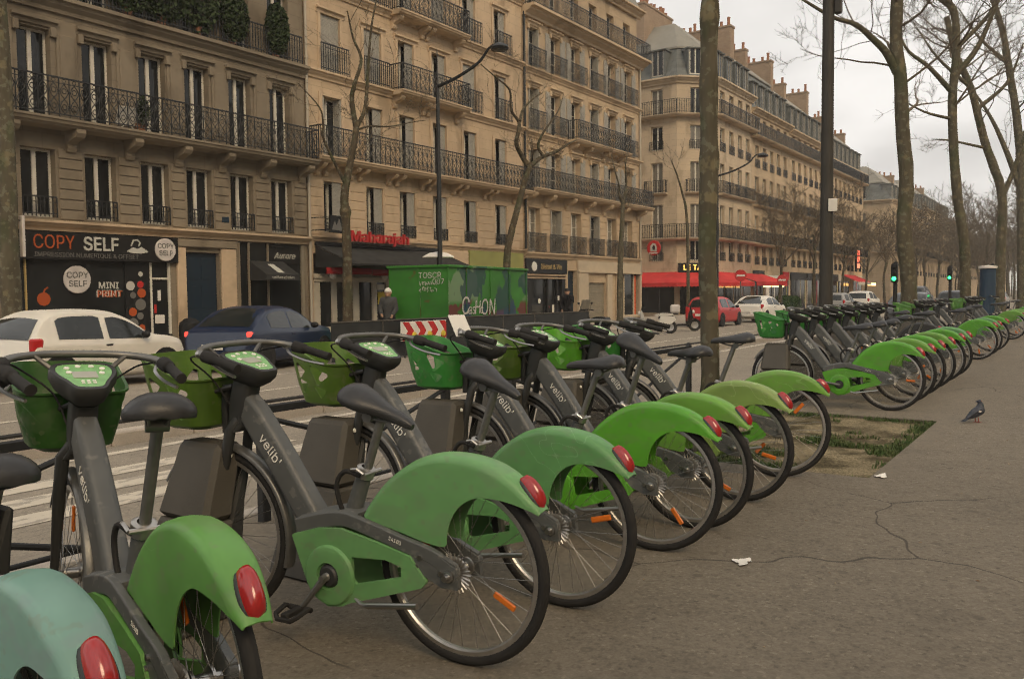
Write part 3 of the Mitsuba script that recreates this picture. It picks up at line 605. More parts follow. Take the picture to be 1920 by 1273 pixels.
pri('grey_shutter', proc(lambda p, n, uv: mi.Color3f(.33, .315, .275) * (.72 + .25 * fbm(p.x * 5, p.y * 5, p.z * 5, 3) + .22 * smoothstep(.3, .6, dr.abs(p.z * 22 - dr.floor(p.z * 22 + .5)) * 2))), .6, spec=.3)
pri('zinc', proc(lambda p, n, uv: mi.Color3f(.225, .215, .185) * (.75 + .3 * fbm(p.x * 1.2, p.y * 1.2, p.z * 1.2, 4) + .14 * fbm(p.x * 8, p.y * 8, p.z * 2, 3))), .65, spec=.2)
pri('slate', proc(lambda p, n, uv: mi.Color3f(.12, .128, .122) * (.7 + .35 * fbm(p.x * 2, p.y * 2, p.z * 2, 4) + .25 * (cell_rand(dr.floor((p.x + p.y) * 3.2 + .5 * dr.floor(p.z * 4)), dr.floor(p.z * 4)) - .3))), .6, spec=.35)
pri('chimney_brick', proc(lambda p, n, uv: mix(mi.Color3f(.22, .155, .11), mi.Color3f(.34, .26, .185), fbm(p.x * 1.5, p.y * 1.5, p.z * 1.5, 4) * .7 + .3 * cell_rand(dr.floor((p.x + p.y) * 4.5 + .5 * dr.floor(p.z * 12)), dr.floor(p.z * 12)))), .9, spec=.15)
pri('clay_pot', (.30, .145, .085), .8, spec=.2)
pri('drain_pipe', (.40, .36, .29), .5, spec=.3)
pri('leaf_dark', proc(lambda p, n, uv: mix(mi.Color3f(.018, .03, .012), mi.Color3f(.05, .075, .03), noise(p.x * 9, p.y * 9, p.z * 9))), .7, spec=.2)

def holes(U, z0, z1, ops):
    P = sbox(0, z0, U, z1)
    return P.difference(unary_union([sbox(a, c, b, d) for a, b, c, d in ops])) if ops else P
def window(k, M, a, b, c, d, y=.24, style='plain', side=None, wall_y=0.0):
    """a casement in the opening a..b x c..d: frame, two leaves of glass, shutters"""
    w = b - a; m = []; t = .055; yb = y + .06; mid = (a + b) / 2
    m += [bx(a, a + t, y, yb, c, d), bx(b - t, b, y, yb, c, d), bx(a + t, b - t, y, yb, d - t, d), bx(a + t, b - t, y, yb, c, c + .09), bx(mid - .05, mid + .05, y - .02, yb, c + .09, d - t)]
    if 'far' not in style and 'bare' not in style:
        h = (d - c)
        for f in ((.34, .67) if h > 1.5 else (.5,)): m += [bx(a + t, mid - .05, y + .01, yb - .005, c + h * f - .016, c + h * f + .016), bx(mid + .05, b - t, y + .01, yb - .005, c + h * f - .016, c + h * f + .016)]
    kk = put(k, 'window', shape(cat(m), 'white_wood', False), M)
    g = 'curtain_glass' if 'lace' in style or ('bare' not in style and random.random() < .16) else 'window_glass'
    for x0, x1 in ((a + t, mid - .05), (mid + .05, b - t)): put(kk, 'pane', shape(bx(x0, x1, yb - .03, yb - .022, c + .09, d - t), g, False), M)
    if 'shut' in style:                                # folding metal shutters stacked in the jambs
        e = min(.20, y - .02 + wall_y)
        for s, x in ((1, b), (-1, a)):
            if side and s != side: continue
            sm = [bx(x - .075 if s > 0 else x + .004, x - .004 if s > 0 else x + .075, y - .02 - e - .10, y - .025, c + .02, d - .02)]
            sm += [bx(x - .08 if s > 0 else x + .075, x - .075 if s > 0 else x + .08, y - .03 - e - .07, y - .035, z, z + .03) for z in np.arange(c + .08, d - .1, .07)]
            put(kk, 'shutter', shape(cat(sm), 'grey_shutter', False), M)
    if 'half' in style or 'closed' in style:           # louvred leaf drawn across the right half, or both
        for x0, x1 in ([(mid + .01, b - .012)] if 'half' in style else [(a + .012, mid - .006), (mid + .006, b - .012)]):
            sm = [bx(x0, x0 + .04, .05, .085, c + .01, d - .01), bx(x1 - .04, x1, .05, .085, c + .01, d - .01), bx(x0 + .04, x1 - .04, .062, .075, c + .01, d - .01)] + [bx(x0 + .04, x1 - .04, .052, .062, z, z + .032) for z in np.arange(c + .05, d - .06, .062)]
            put(kk, 'shutter', shape(cat(sm), 'grey_shutter', False), M)
    if 'wide' in style:                                # louvred shutters folded back on the wall
        for s in (-1, 1):
            x0, x1 = (b + .01, b + w * .5) if s > 0 else (a - w * .5, a - .01)
            sm = [bx(x0, x1, -.055, -.004, c + .03, d)] + [bx(x0 + .05, x1 - .05, -.068, -.055, z, z + .035) for z in np.arange(c + .12, d - .1, .075)]
            put(kk, 'shutter', shape(cat(sm), 'grey_shutter', False), M)
    return kk
def rail(k, M, a, b, z0, h, y, kind='bars', ends=True, wide=None):
    """wrought iron railing along u from a to b at depth y (outwards negative)"""
    m = [bx(a, b, y - .022, y + .022, z0 + h - .035, z0 + h), bx(a, b, y - .012, y + .012, z0 + .07, z0 + .095), bx(a, b, y - .012, y + .012, z0 + h - .16, z0 + h - .142)]
    L = b - a; st = {'bars': .105, 'ornate': .26, 'scroll': .22, 'far': .17}[kind]; n = max(2, int(round(L / st)))
    for i in range(n + 1):
        u = a + L * i / n; r = .011 if kind != 'far' else .016
        m.append(bx(u - r, u + r, y - r, y + r, z0, z0 + h - .035))
    if kind in ('ornate', 'scroll'):
        w = L / n; zz0, zz1 = z0 + .1, z0 + h - .165
        for i in range(n):
            u = a + w * (i + .5)
            for s in (-1, 1):
                t = np.linspace(0, 1, 9); amp = w * .40
                m.append(tube(np.c_[u + s * amp * np.sin(t * math.pi * 2), np.full(9, y), zz0 + (zz1 - zz0) * t], .014, 4, cap=False))
                if kind == 'ornate':
                    an = np.linspace(0, 2 * math.pi, 9)[:-1]
                    m.append(tube(np.c_[u + w * .22 * np.cos(an), np.full(8, y + .002 * s), zz0 + (zz1 - zz0) * (.5 + s * .27) + w * .25 * np.sin(an)], .013, 4, closed=True))
            an = np.linspace(0, 2 * math.pi, 9)[:-1]
            m.append(tube(np.c_[u + .045 * np.cos(an), np.full(8, y), z0 + h - .088 + .045 * np.sin(an)], .009, 4, closed=True))
    if ends and y < -.3:
        for u in (a, b):
            m += [bx(u - .02, u + .02, y, 0, z0 + h - .035, z0 + h), bx(u - .012, u + .012, y, 0, z0 + .07, z0 + .095)]
            m += [bx(u - .011, u + .011, q - .011, q + .011, z0, z0 + h - .035) for q in np.arange(y + .1, -.05, .11)]
    return put(k, 'railing', shape(cat(m), 'black_iron', False), M)
SLABP = lambda d, t: [(.0, 0), (.0, t), (-d, t), (-d, t * .72), (-d + .035, t * .62), (-d + .06, t * .3), (-d + .12, t * .2), (-d + .16, 0)]
def sweep_u(prof, a, b):
    """(y, z) outline carried along u"""
    m = prism(Polygon(prof), a, b, 'yz')
    return (np.array(m.vertices), np.array(m.faces))
def slab(k, M, a, b, z, d=.7, t=.16, mat_='stone_warm_trim', part='balcony'):
    return put(k, part, shape(sweep_u([(y, z + q) for y, q in SLABP(d, t)], a, b), mat_, False), M)
def consoles(k, M, us, z, h=.5, d=.55, w=.17, mat_='stone_warm_trim'):
    pr = [(0, 0), (0, -h), (-.10, -h * .96), (-.15, -h * .78), (-.13, -h * .62), (-d * .5, -h * .46), (-d * .86, -h * .36), (-d, -h * .18), (-d * .98, 0)]
    P = shape(sweep_u([(y, q) for y, q in pr], -w / 2, w / 2), mat_, False)
    MM = np.asarray(M)
    for u in us: put(k, 'console', P, MM @ mat(x=u, z=z))
def cornice(k, M, a, b, z, d=.28, h=.3, mat_='stone_warm_trim', part='cornice'):
    pr = [(0, 0), (-d * .25, 0), (-d * .3, h * .25), (-d * .65, h * .5), (-d * .72, h * .68), (-d, h * .74), (-d, h), (0, h)]
    return put(k, part, shape(sweep_u([(y, z + q) for y, q in pr], a, b), mat_, False), M)
def courses(k, M, U, ops, z0, z1, n, mat_, proud=.035, parent='wall'):
    """rusticated stone courses between the openings, with open joints"""
    h = (z1 - z0) / n; edges = [0] + sorted([x for a, b, *_ in ops for x in (a - .07, b + .07)]) + [U]
    for a, b in zip(edges[::2], edges[1::2]):
        if b - a < .12: continue
        P = shape(bev(a + .005, b - .005, -proud, .02, 0, h - .028, .014), mat_, False)
        for i in range(n): put(f'{k}__{parent}', 'stone_course', P, np.asarray(M) @ mat(z=z0 + i * h))
def chimney(k, M, x0, x1, y0, y1, z0, z1, n=8):
    c = put(k, 'chimney', shape(cat([bx(x0, x1, y0, y1, z0, z1), bx(x0 - .06, x1 + .06, y0 - .06, y1 + .06, z1, z1 + .14)]), 'chimney_brick', False), M)
    pot = lathe([(.13, 0), (.115, .1), (.105, .42), (.13, .46), (.13, .52), (.09, .52), (.09, .4)], 10)
    L = max(x1 - x0, y1 - y0)
    for i in range(n):
        f = (i + .5) / n + random.uniform(-.02, .02)
        x, y = ((x0 + (x1 - x0) * f, (y0 + y1) / 2) if x1 - x0 > y1 - y0 else ((x0 + x1) / 2, y0 + (y1 - y0) * f))
        put(c, 'chimney_pot', shape(pot, 'clay_pot', 40) if i == 0 and 'POT' not in globals() else POT_(pot), np.asarray(M) @ mat(x, y, z1 + .13) @ np.diag([1, 1, random.uniform(.7, 1.5), 1]))
_pot = {}
def POT_(pot):
    if 'p' not in _pot: _pot['p'] = shape(pot, 'clay_pot', 40)
    return _pot['p']
def lintel(k, M, a, b, z, mat_):
    m = [sweep_u([(0, z), (-.06, z + .02), (-.08, z + .1), (-.17, z + .13), (-.17, z + .2), (0, z + .2)], a - .16, b + .16)]
    for u in (a - .05, b + .05): m.append(bev(u - .07, u + .07, -.12, .0, z - .22, z + .02, .015))
    put(k, 'lintel', shape(cat(m), mat_, False), M)
ZG = -.26
MB1 = mat(0, 22, 0)
# --- first building on the left: dark, sooty, six bays in view
k = root('apartment_building', 'sooty grey apartment house on the left above the copy shop, plants on its upper ledge', 'building')
U0, U1 = 6.0, 19.97
M = mat(U0, 22, 0); bays = [9.55, 11.15, 12.78, 14.38, 15.82, 17.35, 18.92]; bays = [b - U0 for b in bays]; W = U1 - U0
ent = [(b - .43, b + .43, 3.35, 5.08) for b in bays]; d2 = [(b - .41, b + .41, 5.79, 8.06) for b in bays]; d3 = [(b - .42, b + .42, 8.93, 11.1) for b in bays]; d4 = [(b - .42, b + .42, 11.9, 13.9) for b in bays]
grd = [(4.3, 8.78, -.1, 2.95), (9.25, 10.45, -.1, 2.62), (11.15, 13.8, -.1, 3.0)]
put(k, 'wall', shape(prism(holes(W, ZG - .3, 15, ent + d2 + d3 + d4 + grd), 0, .42, 'xz'), 'stone_grey', False), M)
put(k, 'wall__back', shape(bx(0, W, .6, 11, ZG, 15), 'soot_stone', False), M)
courses(k, M, W, ent, 3.32, 5.14, 7, 'stone_grey_trim')
for o in ent: window(k, M, *o, style='bare')
for o in ent: rail(k, M, o[0] + .01, o[1] - .01, 3.36, .52, -.03, 'bars'); 
for o in d2: window(k, M, *o, style='bare'); lintel(k, M, o[0], o[1], 8.10, 'stone_grey_trim')
for o in d3: window(k, M, *o, style='bare')
for o in d4: window(k, M, *o, style='plain')
slab(k, M, .2, W, 5.58, .72, .2, 'stone_grey_trim')
mids = [(a + b) / 2 for a, b in zip(bays[:-1], bays[1:])]
consoles(k, M, [.6] + [m for x in mids for m in (x,)] + [W - .25], 5.58, .55, .6, .24, 'stone_grey_trim')
rail(k, M, .2, W - .02, 5.78, .99, -.66, 'ornate')
for m in mids + [bays[-1] + .74]:
    put(k, 'pilaster', shape(cat([bev(m - .27, m + .27, -.05, .0, 5.8, 8.35, .01), bev(m - .19, m + .19, -.075, -.049, 6.1, 8.0, .012)]), 'stone_grey_trim', False), M)
cornice(k, M, 0, W, 8.52, .34, .36, 'stone_grey_trim', 'string_course')
for i, o in enumerate(d3): rail(k, M, o[0] - .32, o[1] + .32, 8.9, .86, -.30, 'bars', ends=True)
cornice(k, M, 0, W, 11.45, .34, .36, 'stone_grey_trim', 'string_course')
cornice(k, M, 0, W, 14.6, .5, .5, 'stone_grey_trim')
slp = sweep_u([(-.1, 15.1), (1.2, 18.2), (5.5, 19.4), (11, 15.1)], 0, W); put(k, 'roof', shape(slp, 'slate', False), M)
cornice(k, M, 0, W, 3.02, .30, .24, 'stone_warm_trim', 'shop_ledge')
pipe = cat([tube([(0, 0, ZG), (0, 0, 15)], .05, 10)] + [lathe([(.05, z), (.07, z), (.07, z + .07), (.05, z + .07)], 10) for z in np.arange(.8, 15, 2.1)])
put(k, 'drain_pipe', shape(pipe, 'drain_pipe', 40), mat(20.0, 21.9, 0))
# --- second building
k = root('apartment_building', 'warm tan apartment house with one drawn-back shutter per window, above the restaurant', 'building')
U0, U1 = 20.06, 33.12; W = U1 - U0; M = mat(U0, 22, 0)
bays = [x - U0 for x in (21.2, 23.28, 25.1, 27.08, 29.1, 31.35)]
ent = [(b - .44, b + .44, 3.48, 5.24) for b in bays]; d2 = [(b - .44, b + .44, 6.0, 8.12) for b in bays]; d3 = [(b - .45, b + .45, 8.95, 10.9) for b in bays]; d4 = [(b - .45, b + .45, 11.86, 13.72) for b in bays]; d5 = [(b - .45, b + .45, 14.7, 16.4) for b in bays]
grd = [(.15, 6.9, -.1, 2.75), (8.9, 12.9, -.1, 2.95)]
put(k, 'wall', shape(prism(holes(W, ZG - .3, 17.6, ent + d2 + d3 + d4 + d5 + grd), 0, .42, 'xz'), 'stone_warm', False), M)
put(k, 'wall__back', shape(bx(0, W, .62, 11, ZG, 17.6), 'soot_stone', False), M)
courses(k, M, W, ent, 3.40, 5.30, 6, 'stone_warm_trim', .022)
for o in ent: window(k, M, *o, style='bare half', y=.30); rail(k, M, o[0] + .01, o[1] - .01, 3.5, .46, -.02, 'scroll')
for i, o in enumerate(d2): window(k, M, *o, style='bare half' if i else 'bare shut', y=.30); put(k, 'window_surround', shape(cat([bev(o[0] - .16, o[0] - .002, -.045, 0, o[2], o[3] + .14, .01), bev(o[1] + .002, o[1] + .16, -.045, 0, o[2], o[3] + .14, .01), bev(o[0], o[1], -.045, 0, o[3] + .002, o[3] + .14, .01)]), 'stone_warm_trim', False), M)
for os_, zz in ((d3, 8.95), (d4, 11.86), (d5, 14.7)):
    for i, o in enumerate(os_):
        window(k, M, *o, style='closed' if i < 2 and zz > 8 or (i * 7 + int(zz)) % 4 == 0 else 'bare half', y=.30)
        put(k, 'window_surround', shape(cat([bev(o[0] - .13, o[0] - .002, -.04, 0, o[2], o[3] + .1, .01), bev(o[1] + .002, o[1] + .13, -.04, 0, o[2], o[3] + .1, .01), sweep_u([(0, o[3]), (-.04, o[3]), (-.05, o[3] + .1), (-.14, o[3] + .13), (-.14, o[3] + .2), (0, o[3] + .2)], o[0] - .2, o[1] + .2)]), 'stone_warm_trim', False), M)
        if i not in (2, 3): rail(k, M, o[0] - .2, o[1] + .2, zz - .02, .92, -.24, 'bars')
slab(k, M, .0, W - .05, 5.80, .72, .18)
consoles(k, M, [.35, .75] + [x + q for x in ((bays[0] + bays[1]) / 2, (bays[1] + bays[2]) / 2, (bays[2] + bays[3]) / 2, (bays[3] + bays[4]) / 2, (bays[4] + bays[5]) / 2) for q in (-.22, .22)] + [W - .8, W - .4], 5.80, .42, .52, .17)
rail(k, M, .0, W - .08, 5.98, 1.0, -.66, 'ornate')
for z in (8.66, 11.58, 14.4): cornice(k, M, 0, W, z, .24, .27, part='string_course')
for z in (8.75, 11.68):
    slab(k, M, 4.1, 8.35, z, .68, .17); consoles(k, M, [4.35, 5.95, 6.25, 8.1], z, .45, .5, .2); rail(k, M, 4.15, 8.3, z + .17, .98, -.62, 'ornate')
cornice(k, M, 0, W, 17.2, .55, .5); put(k, 'roof', shape(sweep_u([(-.1, 17.7), (1.4, 20.6), (5.5, 21.6), (11, 17.6)], 0, W), 'zinc', False), M)
cornice(k, M, 0, W, 3.18, .14, .16, part='shop_ledge')
# --- third building, up to the side street
k = root('apartment_building', 'tan apartment house with grey louvred shutters and long top balcony, before the side street', 'building')
U0, U1 = 33.16, 45.35; W = U1 - U0; M = mat(U0, 22, 0)
bays = [x - U0 for x in (34.1, 36.05, 38.0, 39.95, 41.9, 43.85)]
ent = [(b - .52, b + .52, 3.28, 5.36) for b in bays]; d2 = [(b - .45, b + .45, 6.2, 8.12) for b in bays]; d3 = [(b - .45, b + .45, 8.98, 10.95) for b in bays]; d4 = [(b - .45, b + .45, 11.86, 13.7) for b in bays]; d5 = [(b - .42, b + .42, 14.75, 16.3) for b in bays]
grd = [(.1, 3.75, -.1, 2.9), (4.0, 4.85, -.1, 2.45), (6.15, 8.0, -.1, 1.85), (9.6, 12.0, -.1, 2.5)]
put(k, 'wall', shape(cat([prism(holes(W, ZG - .3, 14.55, ent + d2 + d3 + d4 + grd), 0, .42, 'xz'), prism(holes(W - .25, 14.5, 17.0, d5), .05, .4, 'xz')]), 'stone_tan', False), M)
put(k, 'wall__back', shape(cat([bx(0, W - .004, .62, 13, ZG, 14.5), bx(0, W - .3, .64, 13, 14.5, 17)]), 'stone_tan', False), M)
courses(k, M, W, ent, 3.30, 5.44, 6, 'stone_tan_trim', .03)
for o in ent: window(k, M, *o, style='plain lace' if random.random() < .6 else 'shut', y=.28); rail(k, M, o[0] - .3, o[1] + .3, 3.26, .90, -.16, 'bars')
for os_ in (d2, d3, d4):
    for i, o in enumerate(os_): window(k, M, *o, style='wide' if (i + len(os_)) % 3 else 'shut', y=.28); lintel(k, M, o[0], o[1], o[3] + .06, 'stone_tan_trim')
for o in d5: window(k, M, *o, style='plain', y=.30)
slab(k, M, .05, W + .5, 6.0, .75, .18, 'stone_tan_trim'); consoles(k, M, [.25] + [(a + b) / 2 for a, b in zip(bays[:-1], bays[1:])] + [W - .3], 6.0, .6, .6, .3, 'stone_tan_trim')
rail(k, M, .08, W + .42, 6.18, .92, -.68, 'ornate')
for i, o in enumerate(d3):
    if i < 2 or i == 5: rail(k, M, o[0] - .3, o[1] + .3, 8.95, .9, -.28, 'bars')
slab(k, M, 3.95, 9.9, 8.78, .7, .17, 'stone_tan_trim'); consoles(k, M, [4.3, 5.8, 7.7, 9.6], 8.78, .5, .5, .24, 'stone_tan_trim'); rail(k, M, 4.0, 9.85, 8.95, .95, -.64, 'ornate')
for i, o in enumerate(d4): rail(k, M, o[0] - .3, o[1] + .3, 11.83, .9, -.28, 'bars')
for z in (8.62, 11.55): cornice(k, M, 0, W + .1, z, .22, .25, 'stone_tan_trim', 'string_course')
cornice(k, M, 0, W + .2, 14.05, .70, .45, 'stone_tan_trim'); rail(k, M, .05, W + .15, 14.5, .92, -.62, 'bars')
put(k, 'corner_wall', shape(sweep_u([(0, ZG), (0, 14.4), (.3, 14.4), (.3, ZG)], W - .02, W + .03), 'stone_tan_trim', False), M)
cornice(k, M, 0, W + .02, 16.9, .45, .38, 'stone_tan_trim', 'eaves')
put(k, 'roof', shape(sweep_u([(-.2, 17.28), (.9, 19.6), (4.5, 20.6), (13, 17.2)], 0, W - .15), 'zinc', False), M)
put(k, 'drain_pipe', shape(tube([(0, 0, ZG), (0, 0, 14.2)], .055, 10), 'drain_pipe', 40), mat(45.25, 21.9, 0))
put(k, 'drain_pipe', shape(tube([(0, 0, 3.4), (0, 0, 14.2)], .055, 10), 'black_iron', 40), mat(33.2, 21.9, 0))
cornice(k, M, 0, W, 3.0, .2, .25, 'stone_tan_trim', 'shop_ledge')
chimney(k, M, W - 3.2, W - 2.6, 2, 8, 18, 22.2, 9)
# --- corner building beyond the side street: chamfered corner, mansard roof
def tower(name, label, faces, top, roofz, stone, ground_h, levels, chim, outline, kinds='far', roof_in=1.3, ridge=2.6):
    """faces: (origin x, y, angle, length, bays); levels: (sill, head, balcony z or None, guard)"""
    k = root(name, label, 'building')
    for (ox, oy, an, L, bays) in faces:
        M = mat(ox, oy, 0, an); ops = []
        for s, h, bal, gd in levels: ops += [(b - .44, b + .44, s, h) for b in bays]
        put(k, 'wall', shape(prism(holes(L, ground_h, top, ops), 0, .36, 'xz'), stone, False), M)
        for o in ops: window(k, M, *o, style='far' if random.random() < .6 else 'far lace', y=.2)
        for s, h, bal, gd in levels:
            if bal:
                slab(k, M, -.25, L + .25, s - .16, .6, .15, stone + '_trim'); rail(k, M, -.2, L + .2, s, .95, -.54, 'far', ends=False)
            elif gd:
                for b in bays: rail(k, M, b - gd, b + gd, s, .62 if gd < .6 else .85, -.06 if gd < .6 else -.34, 'far', ends=gd >= .6)
                if gd >= .6:
                    for b in bays: slab(k, M, b - gd - .05, b + gd + .05, s - .14, .42, .13, stone + '_trim', 'window_sill')
        cornice(k, M, -.1, L + .1, top - .3, .45, .42, stone + '_trim')
    P = Polygon(outline)
    base = P.buffer(-.05, join_style=2); mid = P.buffer(-roof_in, join_style=2); rid = P.buffer(-roof_in - 2.6, join_style=2)
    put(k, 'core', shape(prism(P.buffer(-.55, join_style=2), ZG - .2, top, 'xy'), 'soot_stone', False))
    def ringz(p, z, n=None): c = np.array(p.exterior.coords)[:-1]; return np.c_[c, np.full(len(c), z)]
    if len(mid.exterior.coords) == len(base.exterior.coords):
        put(k, 'roof', shape(loft([ringz(base, top + .1), ringz(mid, roofz)]), 'slate', False))
        put(k, 'roof__flat', shape(cat([hull(np.vstack([ringz(P.buffer(-roof_in + .12, join_style=2), roofz), ringz(P.buffer(-roof_in + .12, join_style=2), roofz + .12), ringz(rid, roofz + ridge)]))]), 'zinc', False))
    else: put(k, 'roof', shape(hull(np.vstack([ringz(base, top + .1), ringz(mid, roofz)])), 'slate', False))
    for (ox, oy, an, L, bays) in faces:
        sl = roof_in / (roofz - top)
        for b in bays[::1]:
            M = mat(ox, oy, 0, an)
            zz0, zz1 = top + .45, top + .45 + min(1.7, roofz - top - .8)
            kk = put(k, 'roof__dormer', shape(cat([bx(b - .56, b - .44, .16, 1.3, zz0 - .2, zz1 + .05), bx(b + .44, b + .56, .16, 1.3, zz0 - .2, zz1 + .05), sweep_u([(.06, zz1 + .05), (.04, zz1 + .13), (1.5, zz1 + .26), (1.5, zz1 + .05)], b - .64, b + .64)]), 'slate', False), M)
            put(k, 'roof__dormer_frame', shape(cat([bx(b - .44, b - .37, .20, .26, zz0, zz1 + .05), bx(b + .37, b + .44, .20, .26, zz0, zz1 + .05), bx(b - .04, b + .04, .20, .26, zz0, zz1 + .05), bx(b - .44, b + .44, .2, .26, zz0 - .12, zz0)]), 'white_wood' if L < 3 else 'grey_shutter', False), M)
            put(k, 'roof__dormer_pane', shape(bx(b - .36, b + .36, .24, .25, zz0, zz1 + .05), 'window_glass', False), M)
    for c in chim: chimney(k, mat(), *c)
    return k
LV = [(3.5, 4.9, None, .5), (5.05, 7.4, True, 0), (8.2, 10.3, None, .8), (11.15, 12.8, None, .5), (13.5, 15.35, True, 0)]
X2 = 57.3; C = 2.0
KC = tower('apartment_building', 'corner apartment house with chamfered corner and grey mansard above the red awnings', [(X2, 22, 0, 7.5, [1.3, 3.1, 4.9, 6.6]), (X2 - C, 22 + C, -45, 2.83, [1.42]), (X2 - C, 22 + C + 7, -90, 7, [1.3, 3.5, 5.5])], 15.9, 18.3, 'stone_cream', ZG - .2, LV,
      [(64.5, 65.3, 23.6, 31, 16, 21.6, 14), (57.5, 62.5, 27.5, 28.3, 18, 22.2, 9)], [(X2, 22), (X2 + 7.5, 22), (X2 + 7.5, 33), (X2 - C, 33), (X2 - C, 22 + C)])
LV2 = [(3.4, 4.9, None, .5), (5.0, 7.2, True, 0), (8.0, 10.2, None, .8), (10.9, 12.6, None, .5), (13.2, 14.7, True, 0)]
tower('apartment_building', 'narrow apartment house with tall mansard windows, right of the corner house', [(64.85, 22, 0, 9.6, [1.2, 3.0, 4.8, 6.6, 8.4])], 15.2, 18.6, 'stone_far', ZG - .2, LV2, [(74.0, 74.7, 23.5, 31, 15, 21.0, 12), (69.0, 69.6, 24, 30, 15, 20.9, 9)], [(64.85, 22), (74.45, 22), (74.45, 34), (64.85, 34)])
tower('apartment_building', 'apartment house behind the dark lamp mast, third from the side street', [(74.5, 22, 0, 11, [1.2, 3.0, 4.8, 6.6, 8.4, 10])], 15.0, 18.0, 'stone_tan', ZG - .2, LV2, [(85.0, 85.7, 23.5, 31, 15, 20.4, 12), (79.5, 80.1, 24, 30, 15, 20.2, 9)], [(74.5, 22), (85.5, 22), (85.5, 34), (74.5, 34)])
tower('apartment_building', 'last apartment house of the long terrace, before the far crossing', [(85.55, 22, 0, 17, [1.2, 3.0, 4.8, 6.6, 8.4, 10.2, 12, 13.8, 15.6])], 14.2, 17.2, 'stone_far', ZG - .2, LV2, [(93, 93.7, 23.5, 31, 14, 19.4, 12), (102, 102.6, 24, 30, 14, 19.0, 9)], [(85.55, 22), (102.5, 22), (102.5, 34), (85.55, 34)])
LV3 = [(3.4, 5.4, None, .5), (6.2, 8.4, True, 0), (9.2, 11.2, None, .5)]
for i, (x0, x1, y, tp, lab) in enumerate(((116, 142, 21.5, 12.6, 'distant pale apartment block beyond the far crossing'), (142.2, 172, 22, 13.6, 'second distant apartment block, half hidden by bare trees'), (173, 215, 21.6, 10.6, 'third distant apartment block in the haze, between two trunks'), (216, 290, 22, 9.6, 'farthest apartment block at the end of the boulevard'))):
    n = int((x1 - x0) / 2.6); tower('distant_building', lab, [(x0, y, 0, x1 - x0, [1.3 + 2.6 * j for j in range(n)]), (x0, y + 10, -90, 10, [1.5, 4, 6.5])], tp, tp + 2.4, 'stone_far', ZG - .3, LV3, [(x0 + (x1 - x0) * .45, x0 + (x1 - x0) * .45 + .8, y + 2, y + 8, tp, tp + 4.4, 8)], [(x0, y), (x1, y), (x1, y + 11), (x0, y + 11)])

# ground floors of the terrace: dark shopfronts between stone piers
shop_rng = np.random.default_rng(4); cols = ['door_navy', 'shop_black', 'cream_wood', 'olive_panel', 'cloth_red', 'shop_black']
SHOPS = [('apartment_building_004', 72.8, 74.2), ('apartment_building_005', 75.0, 79.4), ('apartment_building_005', 80.0, 85.0), ('apartment_building_006', 86.0, 91.0), ('apartment_building_006', 91.6, 96.0), ('apartment_building_006', 98.0, 102.0), ('apartment_building_004', 65.2, 67.6)]
# blocks on the other side of the boulevard, behind the camera: the windows mirror them and they shade the sky
for i, (x0, x1, h, lab) in enumerate(((-46, -8, 16.5, 'apartment block across the boulevard, far behind the viewer, west end'), (-7.9, 30, 18, 'apartment block across the boulevard, straight behind the viewer'), (30.1, 72, 17, 'apartment block across the boulevard, behind the viewer, east end'))):
    k = root('opposite_building', lab, 'building'); L = x1 - x0; MO = mat(x1, -27, 0, 180); ops = [(u, u + 1.0, z, z + 2.0) for z in (4, 7.2, 10.4, 13.4) for u in np.arange(1.2, L - 1.5, 2.2)]
    put(k, 'wall', shape(prism(holes(L, -.4, h, ops), 0, .4, 'xz'), 'stone_tan', False), MO); put(k, 'core', shape(bx(.1, L - .1, .41, 9, -.4, h - .1), 'soot_stone', False), MO); put(k, 'roof', shape(sweep_u([(-.2, h), (1.4, h + 3), (8, h + 3), (9, h)], 0, L), 'slate', False), MO)
# ------------------------------------------------------------------ shopfronts, signs, awnings
BK = ['apartment_building', 'apartment_building_001', 'apartment_building_002', 'apartment_building_003']
pri('shop_black', (.012, .012, .012), .45, spec=.25)
pri('fascia_black', (.013, .012, .011), .6, spec=.2)
pri('letter_orange', (.38, .07, .014), .5); pri('letter_white', (.46, .45, .41), .5); pri('letter_grey', (.13, .125, .115), .6)
pri('letter_red', proc(lambda p, n, uv: mi.Color3f(.42, .022, .02) * (.75 + .5 * noise(p.x * 40, p.y, p.z * 40))), .5); pri('gold_print', (.42, .30, .12), .45)
pri('door_navy', (.008, .02, .035), .4, spec=.4)
pri('disc_white', proc(lambda p, n, uv: mi.Color3f(.52, .48, .45) * (.85 + .3 * noise(p.x * 6, p.y, p.z * 6))), .5)
pri('awning_black', proc(lambda p, n, uv: mi.Color3f(.032, .032, .031) * (.7 + .6 * fbm(p.x * 4, p.y * 4, p.z * 4, 4))), .85, spec=.15)
pri('awning_red', proc(lambda p, n, uv: mi.Color3f(.50, .045, .045) * (.75 + .4 * fbm(p.x * 2.5, p.y * 2.5, p.z * 2.5, 4))), .8, spec=.15)
pri('cloth_red', (.36, .022, .025), .8); pri('cream_wood', proc(lambda p, n, uv: mi.Color3f(.46, .42, .34) * (.8 + .3 * fbm(p.x * 4, p.y * 4, p.z * 4, 3))), .55)
pri('olive_panel', proc(lambda p, n, uv: mi.Color3f(.27, .27, .085) * (.85 + .25 * fbm(p.x * 2, p.y, p.z * 2, 4))), .65)
pri('pale_plaster', proc(lambda p, n, uv: mi.Color3f(.47, .39, .28) * (.82 + .3 * fbm(p.x * 3, p.y * 3, p.z * 3, 4))), .8)
pri('roller_shutter', proc(lambda p, n, uv: mi.Color3f(.25, .22, .165) * (.8 + .3 * fbm(p.x * 3, p.y * 3, p.z * 3, 3))), .55, spec=.3)
